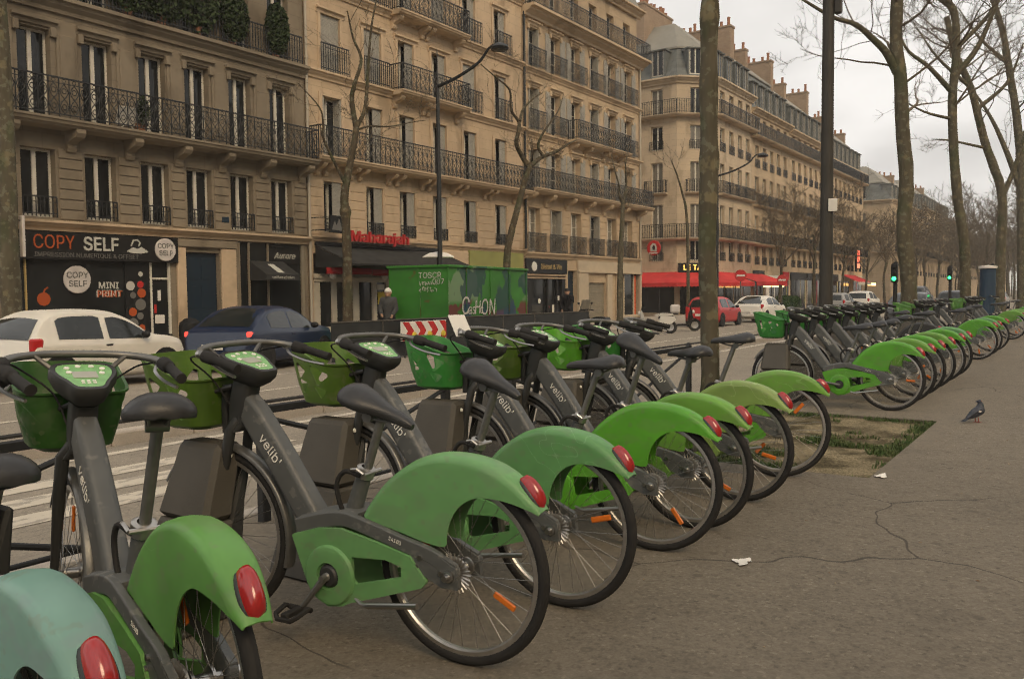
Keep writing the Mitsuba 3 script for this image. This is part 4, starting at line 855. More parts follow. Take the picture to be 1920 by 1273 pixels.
pri('orange_strip', (.58, .11, .03), .5); pri('yellow_paper', (.55, .42, .05), .7); pri('paper_white', (.64, .62, .57), .8)
def panel(k, part, x0, x1, z0, z1, y, m, d=.05, M=None, bevel=.006): return put(k, part, shape(bev(x0, x1, y - d, y, z0, z1, bevel), m, False), M)
FACE = lambda x, y, z: frame((x, y, z), (1, 0, 0), (0, 0, 1))          # lettering that faces the road
def sign(name, label, cat_, parts, group=None):
    k = root(name, label, cat_, group)
    for part, sh in parts: put(k, part, sh)
    return k
def disc(x, y, z, r, t=.05, n=36): return (lambda m: (m[0] + [x, y, z], m[1]))(lathe([(0, -t), (r * .96, -t), (r, -t * .8), (r, 0), (0, 0)], n, 'y'))
# copy shop
k = BK[0]
panel(k, 'shopfront__base', 10.3, 14.78, -.26, .25, 22.1, 'shop_black', .1)
put(k, 'shopfront__glass', shape(bx(10.32, 13.45, 22.1, 22.11, .25, 2.3), 'window_glass', False)); put(k, 'shopfront__glass', shape(bx(14.2, 14.76, 22.12, 22.13, -.2, 2.3), 'window_glass', False))
for x0, x1, m in ((10.3, 10.36, 'shop_black'), (10.74, 10.77, 'gold_print'), (13.4, 14.14, 'shop_black'), (14.14, 14.2, 'white_wood'), (14.72, 14.78, 'white_wood')): panel(k, 'shopfront__post', x0, x1, -.2, 2.3, 22.1, m, .08 if x1 - x0 < .5 else .05)
panel(k, 'shopfront__transom', 14.2, 14.72, 1.8, 1.86, 22.1, 'white_wood', .06)
panel(k, 'shopfront__poster', 14.3, 14.6, .55, .8, 22.1, 'paper_white', .01); panel(k, 'shopfront__poster', 14.28, 14.36, .85, 1.1, 22.1, 'letter_red', .01); panel(k, 'shopfront__poster', 14.4, 14.5, 1.2, 1.5, 22.1, 'paper_white', .01)
panel(k, 'shopfront__blind', 12.95, 13.4, .25, 2.1, 22.14, 'soil', .01)
k = sign('shop_sign', 'black fascia reading COPY SELF in orange and white with a white emblem', 'sign', [('board', shape(bev(10.2, 14.95, 21.86, 22.0, 2.28, 3.0, .01), 'fascia_black', False)),
    ('letters_orange', shape(xf(text('COPY', .34, .02), FACE(11.40, 21.855, 2.56) @ np.diag([.82, 1, 1, 1])), 'letter_orange', False)), ('letters_white', shape(xf(text('SELF', .34, .02, True), FACE(12.64, 21.855, 2.55) @ np.diag([.9, 1, 1, 1])), 'letter_white', False)),
    ('small_letters', shape(xf(text('IMPRESSION NUMERIQUE & OFFSET', .115, .01), FACE(12.3, 21.855, 2.35)), 'letter_grey', False)),
    ('emblem', shape(cat([prism(Polygon([(13.38, 2.56), (13.55, 2.66), (13.68, 2.62), (13.8, 2.68), (13.98, 2.56), (13.8, 2.52), (13.55, 2.52)]).buffer(.012), 21.845, 21.86, 'xz'), prism(LineString([(13.5, 2.72), (13.56, 2.86), (13.68, 2.88), (13.76, 2.8), (13.72, 2.72)]).buffer(.018), 21.845, 21.86, 'xz')]), 'letter_white', False))])
put(k, 'rim', shape(bev(10.2, 14.95, 21.83, 21.95, 3.003, 3.015, .003), 'stone_warm_trim', False))
for lab, x, z, r, y in (('round white sign on the right end of the black copy shop fascia', 14.52, 2.64, .32, 21.86), ('round white sign hanging inside the dark copy shop window', 12.05, 1.78, .36, 22.05)):
    sign('round_sign', lab, 'sign', [('disc', shape(disc(x, y, z, r, .05), 'disc_white', 30)), ('lettering', shape(cat([xf(text('COPY', r * .42, .006, True), FACE(x, y - .051, z + r * .12)), xf(text('SELF', r * .42, .006, True), FACE(x, y - .051, z - r * .5))]), 'letter_grey', False))])
k = BK[0]
for x, z, r, m in ((13.55, 1.62, .13, 'letter_white'), (13.85, 1.66, .10, 'letter_red'), (13.62, 1.36, .09, 'letter_grey'), (13.88, 1.42, .13, 'letter_orange'), (13.84, 1.1, .16, 'letter_grey'), (13.6, .9, .12, 'letter_orange'), (13.82, .78, .1, 'letter_grey'), (13.6, .58, .15, 'letter_grey'), (13.86, .45, .1, 'letter_orange'), (13.86, 1.95, .07, 'letter_white')):
    put(k, 'window_sticker', shape(disc(x, 22.049, z, r, .006, 20), m, False))
put(k, 'window_lettering', shape(cat([xf(text('MINI', .17, .006, True), FACE(12.95, 22.09, 1.55)), xf(text('PRINT', .17, .006, True), FACE(12.95, 22.09, 1.33))]), 'letter_white', False)); put(k, 'window_lettering', shape(xf(text('PRINT', .17, .007, True), FACE(12.98, 22.088, 1.32)), 'letter_orange', False))
ap = cat([disc(11.2, 22.085, 1.28, .17, .006, 24), prism(LineString([(11.2, 1.44), (11.23, 1.52), (11.3, 1.57)]).buffer(.02), 22.075, 22.085, 'xz')]); put(k, 'window_sticker', shape(ap, 'letter_orange', False))
# navy door with stone surround
panel(k, 'house_door', 15.27, 16.43, -.24, 2.6, 22.2, 'door_navy', .05)
for z0, z1 in ((.0, .8), (.95, 1.65), (1.8, 2.45)):
    for x0, x1 in ((15.36, 15.8), (15.9, 16.34)): panel(f'{k}__house_door', 'door_panel', x0, x1, z0, z1, 22.15, 'door_navy', .02)
panel(k, 'door_surround', 14.95, 15.24, -.26, 2.75, 22.0, 'stone_warm_trim', .10, bevel=.02); panel(k, 'door_surround', 16.47, 17.0, -.26, 2.75, 22.0, 'stone_warm_trim', .10, bevel=.02); panel(k, 'door_surround', 14.95, 17.0, 2.755, 2.98, 22.0, 'stone_grey_trim', .14, bevel=.02)
put(k, 'house_number', shape(bev(16.55, 16.8, 21.955, 21.965, 3.55, 3.72, .003), 'door_navy', False))
# black shop with a little awning
panel(k, 'shopfront__base', 17.15, 19.8, -.26, .3, 22.1, 'shop_black', .12)
for x in (17.15, 17.52, 18.27, 19.68): panel(k, 'shopfront__post', x, x + (.05 if x < 19 else .12), .3, 2.98, 22.06, 'stone_grey_trim' if x != 19.68 else 'roller_shutter', .08)
put(k, 'shopfront__glass', shape(bx(17.2, 19.7, 22.08, 22.09, .3, 3.0), 'window_glass', False))
panel(k, 'shopfront__fascia', 18.33, 19.67, 2.35, 2.85, 22.08, 'fascia_black', .05)
sh_ = np.eye(4); sh_[0, 1] = .35
sign('shop_sign', 'white slanted script lettering on the black shop next to the blue door', 'sign', [('lettering', shape(xf(text('Aurore', .20, .012), FACE(18.98, 22.02, 2.52) @ sh_), 'letter_white', False))])
k = root('awning', 'small dark awning with a cream streak over the black shop', 'awning')
pf = [(22.0, 2.42), (21.2, 1.98), (21.2, 1.80), (21.215, 1.80), (21.215, 1.965), (22.0, 2.395)]
put(k, 'cloth', shape(prism(pf, 17.55, 18.9, 'yz'), 'awning_black', False)); put(k, 'streak', shape(prism([(21.8, 2.315), (21.3, 2.04), (21.3, 2.046), (21.8, 2.321)], 18.1, 18.35, 'yz'), 'letter_white', False))
for x in (17.55, 18.9): put(k, 'side_flap', shape(prism([(22.0, 2.40), (21.2, 1.97), (21.2, 1.80), (22.0, 1.80)] if x < 18 else [(22.0, 2.40), (21.2, 1.97), (21.2, 1.93), (22.0, 2.3)], x, x + .01, 'yz'), 'awning_black', False))
put(k, 'valance_print', shape(xf(text('coiffure et soins', .085, .004), FACE(18.22, 21.198, 1.85)), 'letter_white', False))
# restaurant
k = BK[1]
put(k, 'shopfront__glass', shape(bx(20.2, 26.9, 22.1, 22.11, .2, 1.9), 'window_glass', False)); panel(k, 'shopfront__base', 20.2, 26.9, -.26, .22, 22.1, 'cream_wood', .1)
panel(k, 'shopfront__header', 20.2, 26.9, 1.78, 2.05, 22.1, 'cream_wood', .14); panel(k, 'shopfront__moulding', 20.15, 26.95, 1.90, 1.96, 21.96, 'cream_wood', .06)
for x in (20.2, 21.08, 22.08, 23.1, 23.8, 24.9, 25.9, 26.75): panel(k, 'shopfront__post', x, x + (.3 if x in (20.2, 22.08) else .2), .2, 1.78, 22.1, 'cream_wood', .10)
panel(k, 'shopfront__menu_board', 23.35, 23.75, 1.5, 1.7, 22.05, 'paper_white', .02); panel(k, 'shopfront__menu_board', 23.38, 23.78, .95, 1.42, 22.05, 'yellow_paper', .02)
for x in (20.9, 23.5): put(k, 'shopfront__wall_lamp', shape(cat([ball((x, 21.78, 1.98), .12, 2), tube([(x, 21.95, 1.99), (x, 21.82, 2.02)], .02, 6)]), 'paper_white', 40))
k = root('awning', 'wide black awning of the restaurant under red lettering', 'awning')
put(k, 'cloth', shape(prism([(21.95, 3.02), (20.2, 2.36), (20.2, 2.30), (20.215, 2.30), (20.215, 2.345), (21.95, 2.995)], 20.3, 26.9, 'yz'), 'awning_black', False))
put(k, 'cassette', shape(bev(20.25, 26.95, 21.85, 21.98, 3.0, 3.14, .02), 'shop_black', False))
for x in (20.5, 23.6, 26.7): put(k, 'arm', shape(tube([(x, 21.9, 2.6), (x, 20.25, 2.32)], .02, 6), 'shop_black', 40))
put(k, 'left_curtain', shape(prism([(21.95, 2.98), (20.2, 2.34), (20.2, 2.26), (21.95, 2.26)], 20.28, 20.29, 'yz'), 'awning_black', False))
k = root('cloth_valance', 'red cloth strip hanging above the restaurant doors', 'valance')
for x0, x1, z in ((20.15, 22.3, 2.25), (22.35, 26.8, 2.22)): put(k, 'strip', shape(prism([(21.3, z), (21.28, z - .12), (21.3, z - .22), (21.312, z - .22), (21.295, z - .12), (21.312, z)], x0, x1, 'yz'), 'cloth_red', False))
sign('shop_sign', 'red raised letters reading Maharajah above the black awning', 'sign', [('lettering', shape(xf(text('Maharajah', .36, .09, True), frame((23.1, 21.62, 3.2), (1, 0, 0), (0, 0, 1)) @ np.diag([1.28, 1, 1, 1])), 'letter_red', False)), ('rail', shape(bev(21.3, 25.1, 21.55, 21.62, 3.13, 3.17, .005), 'shop_black', False))])
k = root('projecting_sign', 'dark square sign on an iron bracket at the drain pipe between the two left buildings', 'sign')
put(k, 'board', shape(bev(20.35, 21.05, 21.28, 21.36, 3.42, 4.0, .012), 'shop_black', False)); put(k, 'picture', shape(cat([prism(Polygon([(20.42, 3.52), (20.55, 3.8), (20.62, 3.62), (20.75, 3.88), (20.85, 3.6), (20.98, 3.56), (20.95, 3.5)]).buffer(.01), 21.27, 21.279, 'xz')]), 'letter_grey', False))
for z in (3.5, 3.92): put(k, 'bracket', shape(tube([(20.05, 21.9, z), (20.2, 21.32, z), (20.38, 21.32, z)], .018, 6), 'black_iron', 40))
k = BK[1]
panel(k, 'stone_pier', 27.0, 28.85, -.26, 3.1, 22.0, 'stone_warm_trim', .07, bevel=.02)
panel(k, 'olive_fascia', 28.9, 33.0, 2.3, 3.16, 22.05, 'olive_panel', .14, bevel=.01); put(k, 'shopfront__glass', shape(bx(28.95, 32.95, 22.15, 22.16, .3, 2.3), 'window_glass', False)); panel(k, 'shopfront__base', 28.95, 32.95, -.26, .3, 22.15, 'olive_panel', .1)
for x in (28.96, 30.3, 31.6, 32.86): panel(k, 'shopfront__post', x, x + .09, .3, 2.3, 22.14, 'olive_panel', .08)
# black bistro front of the third building
k = BK[2]
panel(k, 'shopfront__base', 33.26, 36.9, -.26, .25, 22.1, 'shop_black', .14); put(k, 'shopfront__glass', shape(bx(33.3, 36.9, 22.1, 22.11, .25, 2.0), 'window_glass', False))
for x, w in ((33.2, .55), (35.15, .12), (36.0, .10), (36.5, .35)): panel(k, 'shopfront__post', x, x + w, .2, 2.05, 22.1, 'shop_black', .14)
for z in (2.02, 2.16): panel(k, 'shopfront__ledge', 33.22, 36.88, z, z + .06, 22.0, 'stone_warm_trim', .1)
for x, z, r, m in ((34.6, .95, .12, 'paper_white'), (36.2, .9, .10, 'paper_white'), (35.4, .65, .09, 'letter_red')): put(k, 'window_sticker', shape(disc(x, 22.09, z, r, .01, 18), m, False))
for x0, x1, z0, z1 in ((35.75, 35.95, .35, .75), (36.2, 36.45, .95, 1.2)): panel(k, 'window_poster', x0, x1, z0, z1, 22.09, 'paper_white', .01)
k = sign('shop_sign', 'black fascia with a white disc and small gold lettering at the bistro', 'sign', [('board', shape(bev(33.2, 36.9, 21.88, 22.0, 2.26, 2.95, .01), 'shop_black', False)), ('disc', shape(disc(33.85, 21.88, 2.58, .22, .03), 'paper_white', 30)), ('lettering', shape(xf(text('Bistrot & Vin', .24, .012), FACE(35.4, 21.875, 2.48)), 'gold_print', False))])
k = BK[2]
panel(k, 'house_door', 37.17, 38.0, -.24, 2.42, 22.25, 'door_navy', .05)
panel(k, 'shopfront__fascia', 38.02, 45.3, 2.45, 2.98, 22.0, 'pale_plaster', .12); panel(k, 'shopfront__moulding', 38.02, 45.3, 2.36, 2.45, 22.0, 'pale_plaster', .2)
for x, w, d in ((38.02, 1.0, .16), (41.2, .55, .12), (42.3, .55, .16), (45.12, .2, .16)): panel(k, 'shopfront__pier', x, x + w, -.26, 2.36, 22.0, 'pale_plaster', d, bevel=.025)
for z in np.arange(-.24, 1.84, .09): panel(k, 'roller_shutter__slat', 39.31, 41.16, z, z + .086, 22.14, 'roller_shutter', .03, bevel=.012)
put(k, 'shopfront__glass', shape(bx(42.8, 45.12, 22.12, 22.13, .05, 2.5), 'window_glass', False))
panel(k, 'shopfront__orange_strip', 44.7, 44.92, .02, 2.3, 22.1, 'orange_strip', .06)
for x in (42.85, 43.4, 44.62): panel(k, 'shopfront__frame', x, x + .09, .05, 2.36, 22.1, 'pale_plaster', .06)
panel(k, 'shopfront__sill', 42.85, 45.2, -.1, .06, 22.02, 'pale_plaster', .12)
k = root('round_sign', 'round red shop sign with white emblem, projecting from the corner of the third building', 'sign')
rs = lambda m: xf(m, frame((45.35, 21.35, 3.86), (0, -1, 0), (0, 0, 1)) @ mat(.25, 0, 0))
put(k, 'disc', shape(rs(lathe([(0, -.06), (.40, -.06), (.43, -.03), (.43, .03), (.40, .06), (0, .06)], 36, 'z')), 'letter_red', 30))
put(k, 'emblem', shape(rs(prism(Polygon([(-.18, -.2), (.2, -.2), (.22, .05), (.1, .25), (-.05, .28), (-.2, .1)]).difference(Polygon([(-.06, -.1), (.1, -.1), (.1, .12), (0, .17), (-.07, .08)])), .061, .068, 'xy')), 'letter_white', False))
put(k, 'emblem', shape(rs(prism(Polygon([(-.055, -.12), (.08, -.12), (.09, .09), (0, .15), (-.06, .07)]), .061, .07, 'xy')), 'shop_black', False)); put(k, 'emblem', shape(rs(prism(sbox(-.25, -.33, .25, -.25), .061, .068, 'xy')), 'letter_white', False))
put(k, 'bracket', shape(tube([(45.35, 21.9, 3.86), (45.35, 21.5, 3.86)], .02, 6), 'black_iron', 30))
# red awnings of the corner brasserie
k = root('awning', 'red awning round the chamfered corner of the brasserie', 'awning')
CA = [(55.28, 27.0), (55.28, 24.0), (57.3, 21.98), (60.0, 21.98)]; OA = [(53.4, 27.0), (53.4, 23.2), (56.5, 20.1), (60.0, 20.1)]
zt, zo, zv = 2.72, 1.95, 1.66
for q in range(3):
    a, b, c, d = CA[q], CA[q + 1], OA[q + 1], OA[q]
    top = np.array([(*a, zt), (*b, zt), (*c, zo), (*d, zo)]); put(k, 'cloth', shape((np.vstack([top, top - [0, 0, .012]]), _BF), 'awning_red', False))
    n = 16; P = np.linspace(d, c, n * 2 + 1)
    v = np.array([(*p, zo) for p in P] + [(*p, zv + (.05 if i % 2 else 0)) for i, p in enumerate(P)]); m = len(P)
    put(k, 'valance', shape((v, np.array([[i, i + 1, m + i + 1, m + i] for i in range(m - 1)])), 'awning_red', False))
for p in ((53.5, 24.5), (55.0, 21.7), (56.6, 20.3)): put(k, 'post', shape(tube([(*p, -.25), (*p, zo)], .03, 8), 'black_iron', 40))
k = root('awning', 'long red awning along the boulevard side of the brasserie', 'awning')
put(k, 'cloth', shape(prism([(21.98, 2.7), (20.0, 2.02), (20.0, 2.0), (21.98, 2.67)], 60.1, 67.4, 'yz'), 'awning_red', False)); put(k, 'valance', shape(bx(60.1, 67.4, 19.99, 20.0, 1.72, 2.0), 'awning_red', False))
for x in (60.3, 63.8, 67.2): put(k, 'post', shape(tube([(x, 20.1, -.25), (x, 20.1, 2.0)], .03, 8), 'black_iron', 40))
sign('shop_sign', 'black board with glowing yellow capitals LE TACK above the red corner awning', 'sign', [('board', shape(xf(bev(-1.35, 1.35, -.06, .06, -.32, .32, .01), frame((56.2, 22.9, 3.0), (1, -1, 0), (1, 1, 0))), 'shop_black', False)),
    ('letters', {**shape(xf(text('LE TACK', .36, .02, True), frame((56.15, 22.85, 2.84), (1, -1, 0), (0, 0, 1))), 'gold_print', False), 'emitter': {'type': 'area', 'radiance': rgb(.45, .27, .05)}})])
k = KC
for x0, x1 in ((57.5, 58.9), (59.1, 60.8), (61.0, 62.8), (63.0, 64.6)): put(k, 'shopfront__glass', shape(bx(x0, x1, 21.97, 21.985, .1, 2.5), 'window_glass', False)); panel(k, 'shopfront__base', x0, x1, -.26, .1, 21.99, 'shop_black', .06)
put(k, 'shopfront__glass', shape(xf(bx(-1.2, 1.2, -.02, .0, -.2, 2.5), frame((56.29, 22.97, 0), (1, -1, 0), (1, 1, 0))), 'window_glass', False)); put(k, 'shopfront__glass', shape(bx(55.26, 55.28, 24.2, 30, -.1, 2.5), 'window_glass', False))
k = root('string_lights', 'row of warm bulbs under the right end of the red awning', 'lights')
put(k, 'cable', shape(tube([(62.2, 20.2, 1.78), (67.2, 20.2, 1.78)], .012, 5), 'black_iron', 40))
put(k, 'bulbs', {**shape(cat([ball((x, 20.2, 1.70), .085, 1) for x in np.linspace(62.4, 67.0, 11)]), 'paper_white', True), 'emitter': {'type': 'area', 'radiance': rgb(1.6, .8, .24)}}, kind='stuff')
pri('hedge_leaf', proc(lambda p, n, uv: mix(mi.Color3f(.012, .035, .01), mi.Color3f(.05, .10, .03), noise(p.x * 14, p.y * 14, p.z * 14))), .7, spec=.2)
def leafball(c, r, n, sz, sd):
    q = np.random.default_rng(sd); d = q.normal(size=(n, 3)); d /= np.linalg.norm(d, axis=1, keepdims=True); P = np.asarray(c) + d * np.asarray(r) * q.uniform(.55, 1.05, (n, 1)) ** .5
    a = q.normal(size=(n, 3)); a /= np.linalg.norm(a, axis=1, keepdims=True); b = np.cross(a, q.normal(size=(n, 3))); b /= np.linalg.norm(b, axis=1, keepdims=True) + 1e-9
    s = sz * q.uniform(.6, 1.3, (n, 1)); V = np.stack([P - a * s, P + b * s * .5, P + a * s, P - b * s * .5], 1).reshape(-1, 3)
    return (V, (np.array([[0, 1, 2], [0, 2, 3]])[None] + np.arange(n)[:, None, None] * 4).reshape(-1, 3))
k = root('hedge', 'clipped dark green hedge in a planter beside the white car at the brasserie', 'hedge')
put(k, 'foliage', shape(cat([leafball((x, 19.2, .35), (.55, .4, .62), 900, .07, i) for i, x in enumerate(np.arange(62.8, 67, .7))]), 'hedge_leaf', False)); put(k, 'planter', shape(bev(62.4, 67.3, 18.9, 19.5, -.25, .12, .03), 'dock_grey', False))
# further shops
for kk, a, b in SHOPS:
    put(kk, 'shopfront__glass', shape(bx(a, b, 21.95, 21.965, .15, 2.3), 'window_glass', False)); panel(kk, 'shopfront__fascia', a - .1, b + .1, 2.3, 2.95, 21.98, cols[shop_rng.integers(len(cols))], .1); panel(kk, 'shopfront__base', a, b, -.26, .15, 21.98, 'shop_black', .05)
    for x in np.linspace(a, b - .1, 4): panel(kk, 'shopfront__post', x, x + .1, .15, 2.3, 21.97, cols[shop_rng.integers(len(cols))], .05)
k = 'apartment_building_004'
panel(k, 'shopfront__frame', 68.0, 72.4, -.25, 2.6, 22.0, 'paper_white', .12); put(k, 'shopfront__glass', shape(bx(68.9, 71.4, 21.86, 21.875, -.2, 1.95), 'window_glass', False)); panel(k, 'shopfront__post', 70.0, 70.15, -.2, 1.95, 21.9, 'paper_white', .06)
k = root('awning', 'small dark red awning with a lit strip further down the boulevard', 'awning')
put(k, 'cloth', shape(prism([(21.9, 3.0), (20.2, 2.2), (20.2, 2.17), (21.9, 2.96)], 92.5, 98.5, 'yz'), 'cloth_red', False)); put(k, 'valance', shape(bx(92.5, 98.5, 20.19, 20.2, 1.9, 2.2), 'cream_wood', False))
put(k, 'lit_strip', {**shape(bx(98.7, 102.4, 20.5, 20.6, 1.85, 2.15), 'paper_white', False), 'emitter': {'type': 'area', 'radiance': rgb(1.3, .62, .16)}})
k = root('neon_sign', 'upright glowing red sign on the far facade', 'sign')
put(k, 'case', shape(bev(96.2, 97.5, 21.2, 21.4, 3.6, 5.7, .03), 'shop_black', False)); put(k, 'glow', {**shape(cat([bx(96.3, 97.4, 21.15, 21.19, 3.7, 4.2), bx(96.3, 97.4, 21.15, 21.19, 4.4, 4.9), bx(96.3, 97.4, 21.15, 21.19, 5.1, 5.6)]), 'letter_red', False), 'emitter': {'type': 'area', 'radiance': rgb(1.1, .12, .06)}})
# pots and plants on the balconies
def pot_plant(x, y, z, r, label, grp=None, sd=0):
    k = root('balcony_plant', label, 'plant', grp)
    put(k, 'pot', shape(lathe([(0, 0), (.12, 0), (.16, .22), (.145, .22), (.12, .18), (0, .18)], 14, 'z', (x, y, z)), 'clay_pot', 40)); put(k, 'foliage', shape(leafball((x, y - .1, z + .15 + r[2] * .9), r, 1800 if r[0] > .3 else 300, .085, sd), 'leaf_dark', False))
for i, (x, z, r, lab) in enumerate(((13.6, 8.92, (.8, .3, .95), 'dark bushy balcony plant on the upper ledge, at the top left'), (14.6, 8.92, (.85, .3, 1.0), 'large dark bush on the upper balcony, second from left'), (15.75, 8.92, (.75, .3, 1.25), 'tall dark bush on the upper balcony of the sooty house'), (17.0, 8.92, (.5, .25, .75), 'medium dark bush on the upper balcony near the joint of the houses'), (18.65, 8.92, (.42, .24, .8), 'narrow upright bush on the upper balcony beside the drain pipe'))):
    pot_plant(x, 21.82, z, r, lab, None, i)
pot_plant(13.75, 21.62, 5.79, (.16, .14, .42), 'small green plant behind the long ornate balcony railing', None, 9)
k = root('folding_table', 'small white folded table on the long left balcony', 'table'); put(k, 'top', shape(xf(bev(-.3, .3, -.02, .02, -.25, .25, .008), mat(13.35, 21.6, 6.15, rx=20)), 'paper_white', False))
for s in (-1, 1): put(k, 'leg', shape(tube([(13.35 + s * .22, 21.6, 5.79), (13.35 - s * .2, 21.62, 6.2)], .015, 6), 'paper_white', 40))
# ------------------------------------------------------------------ building-site container, hoarding and chevron board
def grafcol(p, n, uv):
    g = mi.Color3f(.032, .165, .018) * (.6 + .7 * fbm(p.x * 1.6, p.y * 1.6, p.z * 1.6, 4))
    u = p.x; v = p.z
    m1 = smoothstep(.50, .56, fbm(u * 1.1 + 3, v * .7, 1, 4)); m2 = smoothstep(.52, .58, fbm(u * 1.5 + 9, v * 1.3 + 4, 6, 4)); m3 = smoothstep(.53, .57, fbm(u * 1.9 + 1, v * 1.2 + 9, 2, 4))
    long_ = smoothstep(-.9, -.95, n.y)
    up = smoothstep(.75, 1.0, v + .5 * (noise(u * 2.2, v * 2) - .5))
    c = mix(g, mi.Color3f(.17, .24, .15), m1 * long_ * .75 * up); c = mix(c, mi.Color3f(.012, .04, .05), m3 * long_ * .8)
    c = mix(c, mi.Color3f(.13, .02, .025), m2 * long_ * (1 - up) * .9); c = mix(c, mi.Color3f(.03, .05, .13), m3 * (1 - up) * .55)
    r2 = smoothstep(.66, .70, fbm(u * 2.1, p.y * 2.1, v * 2.3, 4)); return mix(c, mi.Color3f(.11, .05, .02), r2 * .6 * (1 - long_))
pri('container_paint', proc(grafcol), .55, spec=.35)
CM = mat(19.4, 15.5, 0, 8.3)
k = root('site_container', 'green metal site container covered in graffiti behind the black hoarding', 'container')
put(k, 'body', shape(bx(.02, 5.35, .02, 2.05, -.3, 2.08), 'container_paint', False), CM); put(k, 'roof_rim', shape(bev(-.05, 5.42, -.05, 2.12, 2.083, 2.16, .015), 'container_paint', False), CM)
for u in (0, 1.1, 2.65, 4.0, 5.33): put(k, 'corner_post' if u in (0, 5.33) else 'seam', shape(bev(u - .03, u + .05, -.012, .02, -.3, 2.08, .004), 'container_paint', False), CM)
for v in (1.0, 2.03): put(k, 'corner_post', shape(bev(-.012, .02, v - .03, v + .03, -.3, 2.08, .004), 'container_paint', False), CM)
tr = lambda u, v: frame((u, -.016, v), (1, 0, 0), (0, 0, 1)) @ np.array([[1, .12, 0, 0], [0, 1, 0, 0], [0, 0, 1, 0], [0, 0, 0, 1.0]])
put(k, 'tag', shape(cat([xf(text('C', .52, .004), tr(.95, .70)), xf(text('as', .3, .004), tr(1.35, .70)), xf(text('H', .4, .004), tr(1.72, .70)), xf(text('c', .28, .004), tr(1.98, .70)), xf(text('ON', .48, .004), tr(2.42, .66))]), 'letter_white', False), CM)
tl = lambda u, v: frame((-.016, u, v), (0, -1, 0), (0, 0, 1))
def scribble(seed, w, h, n):
    q = np.random.default_rng(seed); out = []
    for i in range(n):
        x0 = -w / 2 + w * i / n; pts = [(x0 + q.uniform(0, w / n * 1.1), q.uniform(0, h)) for _ in range(5)]; out.append(LineString(cubic(np.array(pts), 4)).buffer(.006))
    return unary_union(out)
put(k, 'tag', shape(cat([xf(text('TOSCR', .17, .004), tl(.62, 1.78)), xf(text('007', .16, .004), tl(.33, 1.60)), xf(prism(scribble(3, .6, .18, 7), 0, .004, 'xy'), tl(.7, 1.36)), xf(prism(scribble(5, .6, .12, 8), 0, .004, 'xy'), tl(.68, 1.56))]), 'letter_white', False), CM)
k = root('street_lamp_dome', 'white dome lamp cap peeping over the container', 'lamp'); put(k, None, shape(lathe([(0, .2), (.3, .15), (.5, .05), (.55, 0), (0, 0)], 20, 'z', (22.5, 18.4, 2.55)), 'paper_white', 40)); put(k, 'pole', shape(tube([(22.5, 18.4, -.25), (22.5, 18.4, 2.55)], .05, 8), 'black_iron', 40))
k = root('hoarding', 'low black hoarding of panels along the building site', 'fence')
pri('hoarding_black', proc(lambda p, n, uv: mi.Color3f(.022, .024, .024) * (.7 + .6 * fbm(p.x * 3, p.y * 3, p.z * 3, 4))), .5, spec=.35)
for i, x in enumerate(np.arange(14.3, 25.0, 1.78)):
    put(k, 'panel', shape(bev(x, x + 1.74, 14.98, 15.02, -.30, .63, .008), 'hoarding_black', False)); put(k, 'rail', shape(bev(x, x + 1.78, 14.96, 15.04, .632, .665, .006), 'dock_grey', False)); put(k, 'post', shape(bev(x + 1.742, x + 1.778, 14.97, 15.03, -.35, .63, .004), 'dock_grey', False))
k = root('chevron_board', 'red and white chevron board with yellow lamps in front of the hoarding', 'sign')
put(k, 'board', shape(bev(16.5, 18.35, 14.76, 14.79, .10, .60, .006), 'paper_white', False))
for i in range(4):
    x = 16.55 + i * .5; pg = Polygon([(x, .59), (x + .24, .59), (x + .45, .35), (x + .24, .11), (x, .11), (x + .21, .35)]).intersection(sbox(16.51, .11, 18.34, .59)); put(k, 'chevron', shape(prism(pg, 14.752, 14.759, 'xz'), 'letter_red', False))
for x in (17.0, 17.62, 18.2): put(k, 'lamp', shape(lathe([(0, -.05), (.07, -.04), (.09, 0)], 16, 'y', (x, 14.75, .24)), 'yellow_paper', 40))
for x in (16.7, 18.1): put(k, 'leg', shape(tube([(x, 14.82, -.35), (x, 14.82, .5)], .02, 6), 'black_iron', 40))
# ------------------------------------------------------------------ trees
def barkfn(col):
    def fn(p, n, uv):
        a = fbm(p.x * 9, p.y * 9, p.z * 2.2, 4); sp = smoothstep(.60, .68, fbm(p.x * 7 + 3, p.y * 7, p.z * 5, 4))
        c = mi.Color3f(*col) * (.6 + .75 * a)
        c = mix(c, mi.Color3f(col[0] * 1.9, col[1] * 1.85, col[2] * 1.6), sp * .8)
        li = smoothstep(.60, .66, fbm(p.x * 14 + 9, p.y * 14, p.z * 11, 3)); c = mix(c, mi.Color3f(.17, .17, .12), li * .55)
        return mix(c, mi.Color3f(.05, .07, .03), smoothstep(.55, .7, fbm(p.x * 3, p.y * 3, p.z * 1.5 + 5, 3)) * .4)
    return proc(fn)
def barkb(p, n, uv): return fbm(p.x * 22, p.y * 22, p.z * 5, 4)
pri('bark', barkfn((.092, .08, .055)), .9, spec=.15, bump=proc(barkb), bscale=.02)
pri('bark_brown', barkfn((.066, .052, .034)), .9, spec=.15)
pri('twig', (.125, .10, .07), .9, spec=.1)
def wob(P, amp, seed):
    P = np.asarray(P, float); return P + amp * (np.stack([meshkit.fbm(P * 1.1 + 7 * i, 3, seed + i) for i in range(3)], -1) - .5)
def limb(p, d, L, r, q, n=6, droop=.12):
    pts = [np.array(p, float)]; d = np.array(d, float); d /= np.linalg.norm(d)
    for i in range(n):
        d = d + q.normal(0, .16, 3) + np.array([0, 0, droop * .5]); d /= np.linalg.norm(d); pts.append(pts[-1] + d * L / n)
    return np.array(pts)
